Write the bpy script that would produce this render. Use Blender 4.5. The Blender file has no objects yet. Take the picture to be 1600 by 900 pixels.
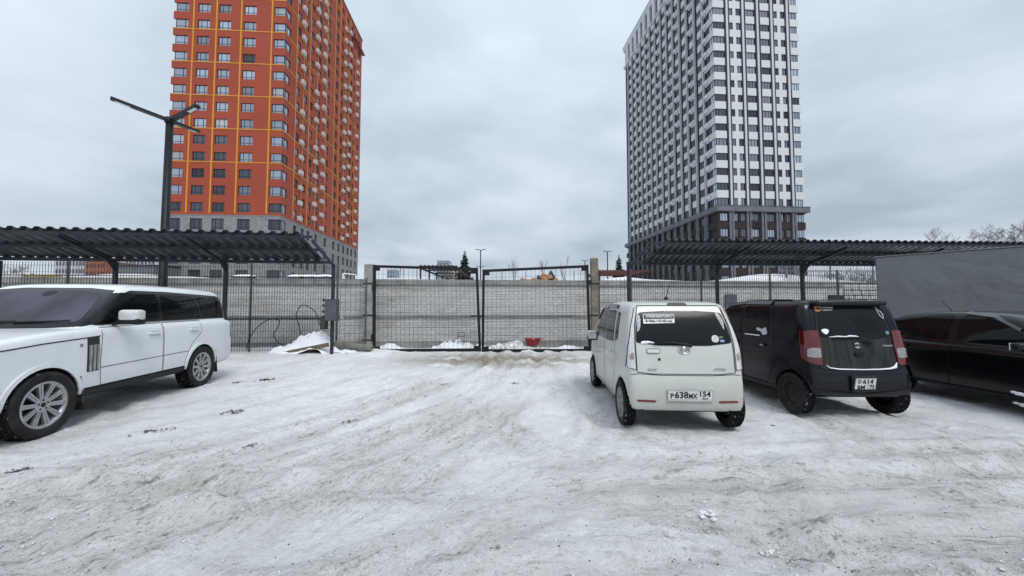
import bpy, bmesh, math, random
import numpy as np
from mathutils import Vector, Matrix
from mathutils.geometry import delaunay_2d_cdt

random.seed(7)
rng = np.random.default_rng(7)
S = bpy.context.scene
COL = S.collection
R = math.radians
PI = math.pi

# ------------------------------------------------------------------ camera
EYE = 1.55
cd = bpy.data.cameras.new('camera')
cam = bpy.data.objects.new('camera', cd)
COL.objects.link(cam)
cd.sensor_width = 36.0
cd.lens = 590 / 1600 * 36.0
cd.clip_start = 0.05
cd.clip_end = 3000
cam.location = (0, 0, EYE)
cam.rotation_euler = (R(90 + 2.72), 0, 0)
S.camera = cam

# ------------------------------------------------------------------ sky, sun, exposure
W = bpy.data.worlds.new('World')
S.world = W
W.use_nodes = True
nt = W.node_tree
nt.nodes.clear()
def wn(t, **k):
    n = nt.nodes.new(t)
    for a, b in k.items():
        setattr(n, a, b)
    return n
def wl(a, b):
    nt.links.new(a, b)
def wmath(op, a, b=None):
    n = wn('ShaderNodeMath', operation=op)
    for i, v in enumerate((a, b)):
        if v is None:
            continue
        if isinstance(v, (int, float)):
            n.inputs[i].default_value = v
        else:
            wl(v, n.inputs[i])
    return n.outputs[0]
SUN_EL, SUN_AZ = 52.0, 152.0
tc = wn('ShaderNodeTexCoord')
sx = wn('ShaderNodeSeparateXYZ')
wl(tc.outputs['Generated'], sx.inputs[0])
zz = wmath('ADD', wmath('MAXIMUM', sx.outputs[2], 0.0), 0.16)
cx = wn('ShaderNodeCombineXYZ')
wl(wmath('DIVIDE', sx.outputs[0], zz), cx.inputs[0])
wl(wmath('DIVIDE', sx.outputs[1], zz), cx.inputs[1])
n1 = wn('ShaderNodeTexNoise')
n1.inputs['Scale'].default_value = 0.62
n1.inputs['Detail'].default_value = 7
n1.inputs['Roughness'].default_value = 0.5
n1.inputs['Distortion'].default_value = 0.35
wl(cx.outputs[0], n1.inputs['Vector'])
n2 = wn('ShaderNodeTexNoise')
n2.inputs['Scale'].default_value = 2.1
n2.inputs['Detail'].default_value = 4
n2.inputs['Roughness'].default_value = 0.5
wl(cx.outputs[0], n2.inputs['Vector'])
den = wmath('ADD', wmath('MULTIPLY', n1.outputs['Fac'], 0.78), wmath('MULTIPLY', n2.outputs['Fac'], 0.22))
rmp = wn('ShaderNodeValToRGB')
e = rmp.color_ramp.elements
e[0].position = 0.38; e[0].color = (0.365, 0.43, 0.50, 1)
e[1].position = 0.60; e[1].color = (0.60, 0.67, 0.74, 1)
el = rmp.color_ramp.elements.new(0.49); el.color = (0.485, 0.556, 0.63, 1)
wl(den, rmp.inputs[0])
sky = wn('ShaderNodeTexSky', sky_type='NISHITA')
sky.sun_disc = False
sky.sun_elevation = R(SUN_EL)
sky.sun_rotation = R(SUN_AZ)
skm = wn('ShaderNodeMixRGB', blend_type='MULTIPLY')
skm.inputs[0].default_value = 1
skm.inputs[2].default_value = (0.1, 0.1, 0.1, 1)
wl(sky.outputs[0], skm.inputs[1])
mx = wn('ShaderNodeMixRGB')
mx.inputs[0].default_value = 0.94          # the cloud deck hides nearly all of the clear sky
wl(skm.outputs[0], mx.inputs[1])
wl(rmp.outputs[0], mx.inputs[2])
# an overcast sky is brighter overhead than at the horizon
brt = wmath('ADD', 0.92, wmath('MULTIPLY', wmath('POWER', wmath('MAXIMUM', sx.outputs[2], 0.0), 2.0), 0.85))
mz = wn('ShaderNodeVectorMath', operation='SCALE')
wl(mx.outputs[0], mz.inputs[0])
wl(brt, mz.inputs['Scale'])
bg = wn('ShaderNodeBackground')
bg.inputs['Strength'].default_value = 1.0
wl(mz.outputs[0], bg.inputs['Color'])
wo = wn('ShaderNodeOutputWorld')
wl(bg.outputs[0], wo.inputs['Surface'])

sd = bpy.data.lights.new('sun', 'SUN')
sd.energy = 1.5
sd.angle = R(25)
sd.color = (1.0, 0.97, 0.93)
sun = bpy.data.objects.new('sun', sd)
COL.objects.link(sun)
# sun behind the camera, to its right
az, elv = R(SUN_AZ), R(SUN_EL)
sdir = Vector((math.sin(az) * math.cos(elv), math.cos(az) * math.cos(elv), math.sin(elv)))
sun.rotation_euler = (-sdir).to_track_quat('-Z', 'Y').to_euler()

S.view_settings.view_transform = 'Standard'
S.view_settings.look = 'None'
S.view_settings.exposure = 0.32
S.view_settings.gamma = 1.0
S.view_settings.use_curve_mapping = False
S.cycles.use_denoising = True
S.cycles.max_bounces = 6

# ------------------------------------------------------------------ materials
MATS = {}
class NT:
    """small node-tree writer"""
    def __init__(self, name):
        self.m = bpy.data.materials.new(name)
        self.m.use_nodes = True
        self.t = self.m.node_tree
        self.b = self.t.nodes['Principled BSDF']
        self._tc = None
    def n(self, t, **k):
        n = self.t.nodes.new(t)
        for a, b in k.items():
            setattr(n, a, b)
        return n
    def l(self, a, b):
        self.t.links.new(a, b)
    def co(self, which='Object'):
        if self._tc is None:
            self._tc = self.n('ShaderNodeTexCoord')
        return self._tc.outputs[which]
    def mapped(self, scale, which='Object', rot=0.0):
        mp = self.n('ShaderNodeMapping')
        mp.inputs['Scale'].default_value = scale if isinstance(scale, tuple) else (scale,) * 3
        mp.inputs['Rotation'].default_value = (0, 0, rot)
        self.l(self.co(which), mp.inputs['Vector'])
        return mp.outputs[0]
    def noise(self, scale, detail=4, rough=0.55, which='Object', rot=0.0, dist=0.0):
        n = self.n('ShaderNodeTexNoise')
        n.inputs['Scale'].default_value = 1.0
        n.inputs['Detail'].default_value = detail
        n.inputs['Roughness'].default_value = rough
        n.inputs['Distortion'].default_value = dist
        self.l(self.mapped(scale, which, rot), n.inputs['Vector'])
        return n.outputs['Fac']
    def ramp(self, fac, stops):
        r = self.n('ShaderNodeValToRGB')
        els = r.color_ramp.elements
        while len(els) < len(stops):
            els.new(0.5)
        for q, (p, c) in zip(els, stops):
            q.position = p
            q.color = (c, c, c, 1) if isinstance(c, (int, float)) else (*c, 1)
        self.l(fac, r.inputs[0])
        return r.outputs[0]
    def mix(self, fac, a, b, blend='MIX'):
        m = self.n('ShaderNodeMixRGB', blend_type=blend)
        for i, v in enumerate((fac, a, b)):
            if isinstance(v, (int, float)):
                m.inputs[i].default_value = v if i == 0 else (v, v, v, 1)
            elif isinstance(v, tuple):
                m.inputs[i].default_value = (*v, 1)
            else:
                self.l(v, m.inputs[i])
        return m.outputs[0]
    def math(self, op, a, b=0.0, clamp=False):
        m = self.n('ShaderNodeMath', operation=op)
        m.use_clamp = clamp
        for i, v in enumerate((a, b)):
            if isinstance(v, (int, float)):
                m.inputs[i].default_value = v
            else:
                self.l(v, m.inputs[i])
        return m.outputs[0]
    def bump(self, h, strength=0.3, dist=0.01, prev=None):
        b = self.n('ShaderNodeBump')
        b.inputs['Strength'].default_value = strength
        b.inputs['Distance'].default_value = dist
        self.l(h, b.inputs['Height'])
        if prev is not None:
            self.l(prev, b.inputs['Normal'])
        return b.outputs[0]
    def set(self, **k):
        for a, v in k.items():
            s = self.b.inputs[{'color': 'Base Color', 'rough': 'Roughness', 'metal': 'Metallic', 'spec': 'Specular IOR Level',
                               'coat': 'Coat Weight', 'coatr': 'Coat Roughness', 'normal': 'Normal', 'emit': 'Emission Color',
                               'emits': 'Emission Strength', 'trans': 'Transmission Weight', 'alpha': 'Alpha'}[a]]
            if isinstance(v, (int, float)):
                s.default_value = v
            elif isinstance(v, tuple):
                s.default_value = (*v, 1)
            else:
                self.l(v, s)
        return self

def M(name, color=(0.5, 0.5, 0.5), rough=0.6, metal=0.0, var=0.15, vs=3.0, bump=0.0, bs=40.0, coat=0.0, spec=0.5, dirt=None):
    """plain surface with uneven colour; dirt = (colour, amount, scale)"""
    if name in MATS:
        return MATS[name]
    q = NT(name)
    if max(color) < .06 and metal < .5: spec = min(spec, .22)
    c = q.mix(q.ramp(q.noise(vs, 5), [(0.3, 0.0), (0.7, 1.0)]), tuple(v * (1 - var) for v in color), tuple(min(1, v * (1 + var)) for v in color))
    if dirt:
        c = q.mix(q.math('MULTIPLY', q.ramp(q.noise(dirt[2], 6, 0.65), [(0.45, 0.0), (0.68, 1.0)]), dirt[1]), c, dirt[0])
    q.set(color=c, rough=q.math('ADD', q.math('MULTIPLY', q.noise(vs * 3, 3), 0.16), rough - 0.08, True), metal=metal, coat=coat, spec=spec)
    if bump:
        q.set(normal=q.bump(q.noise(bs, 4), bump, 0.01))
    MATS[name] = q.m
    return q.m

# ------------------------------------------------------------------ mesh helpers
class MB:
    def __init__(self):
        self.v = []; self.f = []; self.mi = []
    def add(self, vs, fs, mi=0):
        o = len(self.v)
        self.v += [tuple(p) for p in vs]
        self.f += [tuple(i + o for i in f) for f in fs]
        self.mi += [mi] * len(fs)
        return self
    def box(self, x0, x1, y0, y1, z0, z1, mi=0):
        v = [(x0, y0, z0), (x1, y0, z0), (x1, y1, z0), (x0, y1, z0), (x0, y0, z1), (x1, y0, z1), (x1, y1, z1), (x0, y1, z1)]
        return self.add(v, [(0, 3, 2, 1), (4, 5, 6, 7), (0, 1, 5, 4), (1, 2, 6, 5), (2, 3, 7, 6), (3, 0, 4, 7)], mi)
    def bar(self, a, b, w, h=None, mi=0, up=(0, 0, 1)):
        a = Vector(a); b = Vector(b); d = (b - a).normalized()
        h = w if h is None else h
        u = Vector(up)
        if abs(d.dot(u)) > 0.98:
            u = Vector((0, 1, 0))
        s = d.cross(u).normalized(); u = s.cross(d).normalized()
        v = [p + s * i * w / 2 + u * j * h / 2 for p in (a, b) for i, j in ((-1, -1), (1, -1), (1, 1), (-1, 1))]
        return self.add(v, [(0, 1, 2, 3), (7, 6, 5, 4), (0, 4, 5, 1), (1, 5, 6, 2), (2, 6, 7, 3), (3, 7, 4, 0)], mi)
    def tube(self, pts, r, n=8, mi=0, cap=True):
        pts = [Vector(p) for p in pts]
        rs = r if isinstance(r, (list, tuple)) else [r] * len(pts)
        prev = None; rings = []
        for i, p in enumerate(pts):
            d = (pts[min(i + 1, len(pts) - 1)] - pts[max(i - 1, 0)]).normalized()
            if prev is None:
                s = d.cross(Vector((0, 0, 1)))
                if s.length < 1e-3:
                    s = d.cross(Vector((0, 1, 0)))
            else:
                s = prev - d * prev.dot(d)
            s.normalize(); prev = s; u = d.cross(s)
            rings.append([p + (s * math.cos(2 * PI * k / n) + u * math.sin(2 * PI * k / n)) * rs[i] for k in range(n)])
        v = [q for g in rings for q in g]
        f = [(i * n + k, i * n + (k + 1) % n, (i + 1) * n + (k + 1) % n, (i + 1) * n + k) for i in range(len(pts) - 1) for k in range(n)]
        if cap:
            f.append(tuple(range(n - 1, -1, -1)))
            f.append(tuple((len(pts) - 1) * n + k for k in range(n)))
        return self.add(v, f, mi)
    def lathe(self, prof, n=32, axis='z', mi=0, close=False):
        """prof: (radius, height) pairs"""
        v = []
        for r, h in prof:
            for k in range(n):
                c, s = math.cos(2 * PI * k / n) * r, math.sin(2 * PI * k / n) * r
                v.append((c, s, h) if axis == 'z' else (c, h, s))
        m = len(prof)
        f = []
        for i in range(m if close else m - 1):
            j = (i + 1) % m
            for k in range(n):
                q = (i * n + k, i * n + (k + 1) % n, j * n + (k + 1) % n, j * n + k)
                f.append(q if axis == 'z' else q[::-1])
        return self.add(v, f, mi)
    def mesh(self, name, mats, smooth=False):
        me = bpy.data.meshes.new(name)
        me.from_pydata(self.v, [], self.f)
        for m in (mats if isinstance(mats, (list, tuple)) else [mats]):
            me.materials.append(m)
        if any(self.mi):
            me.polygons.foreach_set('material_index', self.mi)
        if smooth:
            me.shade_smooth()
        me.update()
        return me
    def build(self, name, mats, parent=None, loc=(0, 0, 0), rz=0.0, smooth=False):
        return ob(name, self.mesh(name, mats, smooth), parent, loc, rz)

def ob(name, me, parent=None, loc=(0, 0, 0), rz=0.0):
    o = bpy.data.objects.new(name, me)
    COL.objects.link(o)
    o.location = loc
    o.rotation_euler = (0, 0, rz)
    if parent is not None:
        o.parent = parent
    return o
def tag(o, label, cat=None, group=None, kind=None):
    o['label'] = label
    if cat: o['category'] = cat
    if group: o['group'] = group
    if kind: o['kind'] = kind
    return o
def thing(name, label, cat, loc=(0, 0, 0), rz=0.0, group=None):
    return tag(ob(name, None, None, loc, rz), label, cat, group, 'thing')
def struct(o):
    o['kind'] = 'structure'
    return o
def stuff(o, label=None):
    o['kind'] = 'stuff'
    if label: o['label'] = label
    return o
def rbox(sx_, sy_, sz_, r=0.02, seg=2):
    """rounded box mesh data as (verts, faces), centred"""
    bm = bmesh.new()
    bmesh.ops.create_cube(bm, size=1.0)
    for v in bm.verts:
        v.co.x *= sx_; v.co.y *= sy_; v.co.z *= sz_
    bmesh.ops.bevel(bm, geom=list(bm.edges), offset=r, segments=seg, profile=0.5, affect='EDGES')
    bm.verts.index_update()
    out = [v.co.copy() for v in bm.verts], [tuple(v.index for v in f.verts) for f in bm.faces]
    bm.free()
    return out
def text_mesh(s, size, mats, name='lettering', extrude=0.0008, align='CENTER', space=1.0, shear=0.0, xs=1.0, bold=0.0):
    c = bpy.data.curves.new('t', 'FONT')
    c.body = s; c.size = size; c.extrude = extrude; c.align_x = align; c.align_y = 'CENTER'
    c.space_character = space; c.shear = shear; c.offset = bold; c.resolution_u = 2
    t = bpy.data.objects.new('t', c)
    COL.objects.link(t)
    dg = bpy.context.evaluated_depsgraph_get()
    me = bpy.data.meshes.new_from_object(t.evaluated_get(dg))
    me.name = name
    bpy.data.objects.remove(t); bpy.data.curves.remove(c)
    me.transform(Matrix.Diagonal((xs, 1, 1, 1)))
    me.materials.clear(); me.materials.append(mats)
    return me

def vnoise(x, y, seed=0):
    """smooth lattice noise in 0..1"""
    r_ = np.random.default_rng(seed)
    T = r_.random((256, 256))
    xi = np.floor(x).astype(int); yi = np.floor(y).astype(int)
    fx = x - xi; fy = y - yi
    fx = fx * fx * (3 - 2 * fx); fy = fy * fy * (3 - 2 * fy)
    a = T[xi % 256, yi % 256]; b = T[(xi + 1) % 256, yi % 256]
    c = T[xi % 256, (yi + 1) % 256]; d = T[(xi + 1) % 256, (yi + 1) % 256]
    return (a * (1 - fx) + b * fx) * (1 - fy) + (c * (1 - fx) + d * fx) * fy
def fbm(x, y, o=4, seed=0, g=0.5):
    s = 0; a = 1; t = 0
    for i in range(o):
        s = s + a * vnoise(x * 2 ** i + 17.3 * i, y * 2 ** i - 9.1 * i, seed + i)
        t += a; a *= g
    return s / t
def px(x, y, Y):
    """photo pixel (1600 wide) at distance Y along the view -> world point"""
    p = R(2.72)
    u, v = (x - 800) / 590, (450 - y) / 590
    d = Vector((u, math.cos(p) - v * math.sin(p), math.sin(p) + v * math.cos(p)))
    d *= Y / d.y
    return Vector((d.x, d.y, d.z + EYE))
# ------------------------------------------------------------------ ground: the parking lot, the bank and the plateau behind it
SH = 0.09                                   # the wall runs a little away from us to the right
WALL_Y = 14.5
def seg_dist(X, Y, pts):
    d = np.full(X.shape, 1e9)
    for (x0, y0), (x1, y1) in zip(pts[:-1], pts[1:]):
        dx, dy = x1 - x0, y1 - y0
        t = np.clip(((X - x0) * dx + (Y - y0) * dy) / (dx * dx + dy * dy), 0, 1)
        d = np.minimum(d, np.hypot(X - x0 - t * dx, Y - y0 - t * dy))
    return d
def smooth_line(pts, n=3):
    for _ in range(n):
        q = [pts[0]]
        for a, b in zip(pts[:-1], pts[1:]):
            q += [(a[0] * .75 + b[0] * .25, a[1] * .75 + b[1] * .25), (a[0] * .25 + b[0] * .75, a[1] * .25 + b[1] * .75)]
        pts = q + [pts[-1]]
    return pts
RUTS = [  # centre line, half gauge, depth, dirt
    ([(0.2, 12.8), (-0.2, 9.0), (-1.1, 6.0), (-2.3, 3.6), (-4.2, 2.0), (-8.0, 0.6)], 0.72, 0.06, 0.95),
    ([(-0.6, 12.8), (-0.9, 8.0), (-1.9, 5.2), (-3.6, 3.2), (-7.0, 1.7), (-12.0, 1.0)], 0.74, 0.05, 0.85),
    ([(0.9, 12.8), (1.0, 8.0), (0.55, 5.0), (-0.6, 3.0), (-3.0, 1.6), (-7.0, 0.2)], 0.7, 0.04, 0.7),
    ([(0.5, 12.0), (0.2, 7.0), (0.5, 4.6), (2.2, 2.9), (6.0, 1.9), (12.0, 1.4)], 0.72, 0.045, 0.7),
    ([(-14.0, 3.1), (-6.0, 2.5), (0.0, 2.55), (5.0, 2.9), (14.0, 3.4)], 0.76, 0.05, 0.9),
    ([(-14.0, 1.4), (-5.0, 1.9), (0.5, 3.1), (5.5, 3.6), (14.0, 3.0)], 0.73, 0.04, 0.7),
    ([(2.1, 5.5), (2.0, 4.2), (1.4, 3.0), (-0.5, 1.7)], 0.64, 0.03, 0.4),
    ([(4.85, 6.2), (4.8, 4.8), (4.3, 3.6), (2.8, 2.4), (-1.0, 1.2)], 0.64, 0.025, 0.35),
    ([(-6.2, 5.0), (-5.6, 3.2), (-4.0, 1.9), (0.0, 0.6)], 0.8, 0.03, 0.35),
]
RUTS = [(smooth_line(p, 2), g, d, k) for p, g, d, k in RUTS]
def step_at(w):
    return np.clip((w - (WALL_Y + 0.12)) / 0.1, 0, 1)
def ground_h(X, Y):
    w = Y - SH * np.clip(X, -40, 40)
    z = (fbm(X * 0.35, Y * 0.35, 3, 3) - 0.5) * 0.07 + (fbm(X * 2.2, Y * 2.2, 3, 11) - 0.5) * 0.035
    near = np.clip((16 - np.abs(X)) / 2, 0, 1) * np.clip((14.2 - Y) / 1.0, 0, 1)
    dirt = np.zeros_like(X)
    wob = (fbm(X * 0.8, Y * 0.8, 2, 21) - 0.5) * 0.16
    wear = np.clip(fbm(X * 0.6 + 5, Y * 0.6, 3, 31) * 2.2 - 0.5, 0.22, 1)
    for pts, g, dep, k in (RUTS if (np.abs(Y) < 15).any() else []):
        d = np.abs(seg_dist(X, Y, pts) - g) + wob * 0.35
        e_ = np.exp(-(d / 0.15) ** 2)
        berm = np.exp(-((d - 0.25) / 0.08) ** 2)
        z = z + near * wear * (-dep * e_ + dep * 0.8 * berm)
        z = z + near * wear * e_ * (vnoise(X * 11, Y * 11, 41) - 0.5) * 0.03
        dirt = np.maximum(dirt, k * wear * np.maximum(e_, 0.75 * berm))
    # the trampled, muddy stretch before the gate
    m = np.exp(-((X + 0.4) / 3.0) ** 4 - ((Y - 11.2) / 1.3) ** 2)
    mud = m * np.clip(fbm(X * 1.1, Y * 1.5, 4, 51, 0.6) * 4.8 - 1.45, 0, 1)
    # sloping snow against the fence on both sides of the gate
    z = z + 0.16 * np.exp(-((Y - 12.7) / 1.1) ** 2) * np.clip((np.abs(X - 0.1) - 3.6) / 1.5, 0, 1) * fbm(X * 0.9, Y * 0.9, 3, 61) * 1.3
    z = z - 0.02 * mud
    lumps = (fbm(X * 6, Y * 6, 3, 71) - 0.5) * 0.034 + np.clip(fbm(X * 9, Y * 9, 2, 73) - 0.66, 0, 1) * 0.09
    z = z + near * lumps
    st = step_at(w)
    top = 2.5 + (fbm(X * 0.2 + 3, Y * 0.2, 3, 81) - 0.45) * 0.12
    for bx_, bw, bh in ((11.3, 2.2, 0.42), (14.0, 1.6, 0.2), (4.6, 1.0, 0.22), (-4.4, 1.6, 0.12), (-14.5, 2.0, 0.25), (-12.0, 1.2, 0.1), (6.3, 1.4, 0.12), (1.0, 2.5, 0.08)):
        top = top + bh * np.exp(-((X - bx_) / bw) ** 2 - ((w - WALL_Y - 1.1) / 0.9) ** 2)
    far = np.clip((w - 60) / 500, 0, 1)
    z = z * (1 - st) + (top - 2.0 * far) * st
    return z, dirt * (1 - st), mud * (1 - st)

def lat_field(X, Y):
    """sideways coordinate of the driving lanes: they leave the gate and fan out to both sides"""
    yk = np.array([-2, .6, 2.0, 3.6, 6.0, 9.0, 12.8, 40])
    c1 = np.interp(Y, yk, [-5.2, -4.2, -3.2, -2.2, -1.05, -.25, .1, .1])
    c2 = np.interp(Y, yk, [6.0, 4.6, 3.3, 2.0, .6, .2, .1, .1])
    t = np.clip((X + 1.0) / 6.0, 0, 1); t = t * t * (3 - 2 * t)
    return X - (c1 * (1 - t) + c2 * t * .8)
def graded(a, b, n_, p=1.0):
    t = np.linspace(0, 1, n_) ** p
    return a + (b - a) * t
xs_ = np.concatenate([-graded(900, 17, 14, 0.35)[:-1], np.arange(-17, 17.01, 0.042), graded(17, 900, 14, 3.0)[1:]])
ys_ = np.concatenate([graded(-700, -4, 10, 0.35)[:-1], np.arange(-4, 1.0, 0.25), np.arange(1.0, 5, 0.022), np.arange(5, 9, 0.035),
                      np.arange(9, 14.6, 0.055), np.array([14.61, 14.64, 14.74, 14.9]), np.arange(15.1, 19, 0.25), graded(19, 1400, 26, 3.0)])
GX, GY0 = np.meshgrid(xs_, ys_, indexing='ij')
GY = GY0 + SH * np.clip(GX, -40, 40) * np.clip((GY0 - 5) / 8, 0, 1)
GZ, GD, GM = ground_h(GX, GY)
GL = lat_field(GX, GY)
nx_, ny_ = GX.shape
idx = np.arange(nx_ * ny_).reshape(nx_, ny_)
quads = np.stack([idx[:-1, :-1], idx[1:, :-1], idx[1:, 1:], idx[:-1, 1:]], -1).reshape(-1, 4)
def np_mesh(name, V, Q, mats, smooth=True, mi=None):
    me = bpy.data.meshes.new(name)
    k = Q.shape[1]
    me.vertices.add(len(V)); me.loops.add(Q.size); me.polygons.add(len(Q))
    me.vertices.foreach_set('co', np.ascontiguousarray(V, dtype=np.float32).ravel())
    me.loops.foreach_set('vertex_index', np.ascontiguousarray(Q, dtype=np.int32).ravel())
    me.polygons.foreach_set('loop_start', np.arange(0, Q.size, k, dtype=np.int32))
    for m in (mats if isinstance(mats, (list, tuple)) else [mats]):
        me.materials.append(m)
    if mi is not None:
        me.polygons.foreach_set('material_index', np.asarray(mi, dtype=np.int32))
    me.update(calc_edges=True)
    if smooth:
        me.shade_smooth()
    return me
def ground_z(x, y):
    return float(ground_h(np.array([[float(x)]]), np.array([[float(y)]]))[0][0, 0])

q = NT('trodden_snow')
att = q.n('ShaderNodeAttribute', attribute_name='dirt')
mud = q.n('ShaderNodeAttribute', attribute_name='mud')
lat = q.n('ShaderNodeAttribute', attribute_name='lat')
D_ = att.outputs['Fac']
sp = q.n('ShaderNodeSeparateXYZ'); q.l(q.co('Object'), sp.inputs[0])
def streak(sl, sy, detail, rough, seed):
    """noise drawn out along the driving lanes"""
    cb = q.n('ShaderNodeCombineXYZ')
    q.l(q.math('MULTIPLY', lat.outputs['Fac'], sl), cb.inputs[0]); q.l(q.math('MULTIPLY', sp.outputs[1], sy), cb.inputs[1]); cb.inputs[2].default_value = seed
    n_ = q.n('ShaderNodeTexNoise'); n_.inputs['Scale'].default_value = 1.0; n_.inputs['Detail'].default_value = detail
    n_.inputs['Roughness'].default_value = rough; n_.inputs['Distortion'].default_value = .6
    q.l(cb.outputs[0], n_.inputs['Vector'])
    return n_.outputs['Fac']
s1 = streak(3.0, .8, 7, .66, 0.0)
s2 = streak(15.0, 5.0, 7, .74, 7.0)
s3 = streak(42.0, 18.0, 5, .75, 3.0)
big = q.noise(0.5, 5, 0.6)
mid = q.noise((3.2, 2.6, 3), 7, 0.66, dist=0.5)
fine = q.noise(70, 6, .78)
crumb = q.noise(24, 6, .75, dist=.4)
clean = q.mix(q.ramp(big, [(0.35, 0.0), (0.66, 1.0)]), (0.77, 0.773, 0.78), (0.88, 0.888, 0.90))
tan = q.mix(q.ramp(mid, [(0.36, 0.0), (0.62, 1.0)]), (0.45, 0.43, 0.395), (0.66, 0.65, 0.635))
worn = q.math('ADD', q.math('MULTIPLY', D_, .85), q.math('MULTIPLY', q.ramp(q.math('ADD', q.math('MULTIPLY', s1, .65), q.math('MULTIPLY', mid, .35)), [(0.48, 0.0), (0.60, 1.0)]), .55), True)
col = q.mix(worn, clean, tan)
# sand, grit and dirty ice in drawn-out flecks
amt = q.math('ADD', q.math('MULTIPLY', D_, 1.0), q.math('MULTIPLY', q.ramp(q.noise((.8, .8, 1), 6, .65), [(0.38, 0.0), (0.60, 1.0)]), .62), True)
fl = q.math('MAXIMUM', q.ramp(s2, [(0.54, 0.0), (0.64, 1.0)]), q.ramp(s3, [(0.54, 0.0), (0.63, 1.0)]))
fl = q.math('MAXIMUM', fl, q.ramp(fine, [(0.54, 0.0), (0.63, .9)]))
fl = q.math('MULTIPLY', fl, q.ramp(crumb, [(.38, 0.15), (.58, 1.0)]))
col = q.mix(q.math('MULTIPLY', q.math('MULTIPLY', fl, amt), 1.0), col, (0.15, 0.125, 0.098))
dk = q.ramp(q.math('ADD', q.math('MULTIPLY', s2, .5), q.math('MULTIPLY', q.noise((8, 6, 8), 6, .7, dist=.6), .5)), [(0.55, 0.0), (0.63, 1.0)])
col = q.mix(q.math('MULTIPLY', q.math('MULTIPLY', dk, D_), .95), col, (0.115, 0.10, 0.085))
mcol = q.mix(q.noise(6, 5, 0.7), (0.10, 0.075, 0.045), (0.27, 0.215, 0.14))
mfac = q.math('MULTIPLY', mud.outputs['Fac'], q.ramp(q.noise((16, 30, 16), 7, 0.75), [(0.37, 0.0), (0.50, 1.0)]))
col = q.mix(mfac, col, mcol)
bn = q.bump(fine, .7, .02)
bn = q.bump(s3, .35, .02, bn)
bn = q.bump(s2, .45, .03, bn)
bn = q.bump(crumb, .8, .04, bn)
q.set(color=col, rough=q.math('ADD', 0.5, q.math('MULTIPLY', mid, 0.35)), spec=0.25, normal=bn)
SNOWG = q.m
gme = np_mesh('ground', np.stack([GX, GY, GZ], -1).reshape(-1, 3), quads, SNOWG)
for nm, arr in (('dirt', GD), ('mud', GM), ('lat', GL)):
    a = gme.attributes.new(nm, 'FLOAT', 'POINT')
    a.data.foreach_set('value', arr.astype(np.float32).ravel())
struct(ob('ground', gme))

q = NT('fresh_snow')
q.set(color=q.mix(q.noise(4, 5, 0.6), (0.74, 0.77, 0.82), (0.87, 0.89, 0.92)), rough=0.7, spec=0.2,
      normal=q.bump(q.noise(14, 6, 0.65), 0.5, 0.03))
q.m.name = 'fresh_snow'
SNOW = q.m
q = NT('dirty_snow')
c_ = q.mix(q.ramp(q.noise(9, 6, 0.7), [(0.40, 0.0), (0.56, 1.0)]), (0.34, 0.32, 0.29), (0.78, 0.79, 0.81))
q.set(color=c_, rough=0.75, spec=0.2, normal=q.bump(q.noise(22, 6, 0.7), 0.6, 0.03))
DSNOW = q.m
DARKMETAL = M('graphite_paint', (0.028, 0.032, 0.040), 0.45, 0.0, 0.25, 5, spec=0.5)
BLACKMETAL = M('black_paint', (0.012, 0.013, 0.016), 0.45, 0.0, 0.3, 6, spec=0.45)
GREYMETAL = M('galvanised_steel', (0.22, 0.24, 0.26), 0.45, 0.6, 0.2, 7)
BLACKP = M('black_plastic', (0.014, 0.015, 0.017), 0.5, 0.0, 0.25, 9)

def heap(name, cx_, cy_, rx, ry, h, seed, mat, rz=0.0, lump=0.4, n=64):
    t = np.linspace(-1, 1, n)
    U, V = np.meshgrid(t, t, indexing='ij')
    rr = np.hypot(U, V) + (fbm(U * 2 + 9, V * 2, 3, seed) - 0.5) * 0.7
    H = np.clip(1 - rr, 0, 1) ** 0.8 * (0.65 + lump * 2 * (fbm(U * 3 + 3, V * 3, 4, seed + 5, 0.6) - 0.3)) + (fbm(U * 8, V * 8, 4, seed + 9, .62) - .5) * 0.42 * np.clip(1 - rr, 0, .4) / .4
    c, s = math.cos(rz), math.sin(rz)
    X = U * rx; Y = V * ry
    P = np.stack([X * c - Y * s, X * s + Y * c, H * h - 0.05 - 0.1 * np.clip(rr - 0.95, 0, 1)], -1).reshape(-1, 3)
    ix = np.arange(n * n).reshape(n, n)
    Q = np.stack([ix[:-1, :-1], ix[1:, :-1], ix[1:, 1:], ix[:-1, 1:]], -1).reshape(-1, 4)
    me = np_mesh(name, P, Q, mat)
    o = ob(name, me, None, (cx_, cy_, ground_z(cx_, cy_) if cy_ < 14.2 + SH * cx_ else 0))
    return o

# ------------------------------------------------------------------ retaining wall of pale brick behind the fence
q = NT('pale_brick')
inf = q.n('ShaderNodeObjectInfo')
att = q.n('ShaderNodeAttribute', attribute_name='tone')
tone = q.math('ADD', att.outputs['Fac'], 0.0)
c_ = q.mix(tone, (0.46, 0.45, 0.445), (0.55, 0.54, 0.53))
c_ = q.mix(q.math('MULTIPLY', q.ramp(q.noise((0.7, 0.7, 2.2), 6, 0.65), [(0.46, 0.0), (0.75, 1.0)]), 0.5), c_, (0.33, 0.32, 0.31))
c_ = q.mix(q.math('MULTIPLY', q.ramp(q.noise((.35, .35, 1.6), 6, .7, dist=.4), [(.5, 0.0), (.66, 1.0)]), .5), c_, (.24, .225, .20))
q.set(color=c_, rough=0.85, spec=0.2, normal=q.bump(q.noise(60, 4), 0.4, 0.005))
BRICK = q.m
MORTAR = M('wall_mortar', (0.53, 0.52, 0.51), 0.9, 0, 0.15, 1.5)
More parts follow.
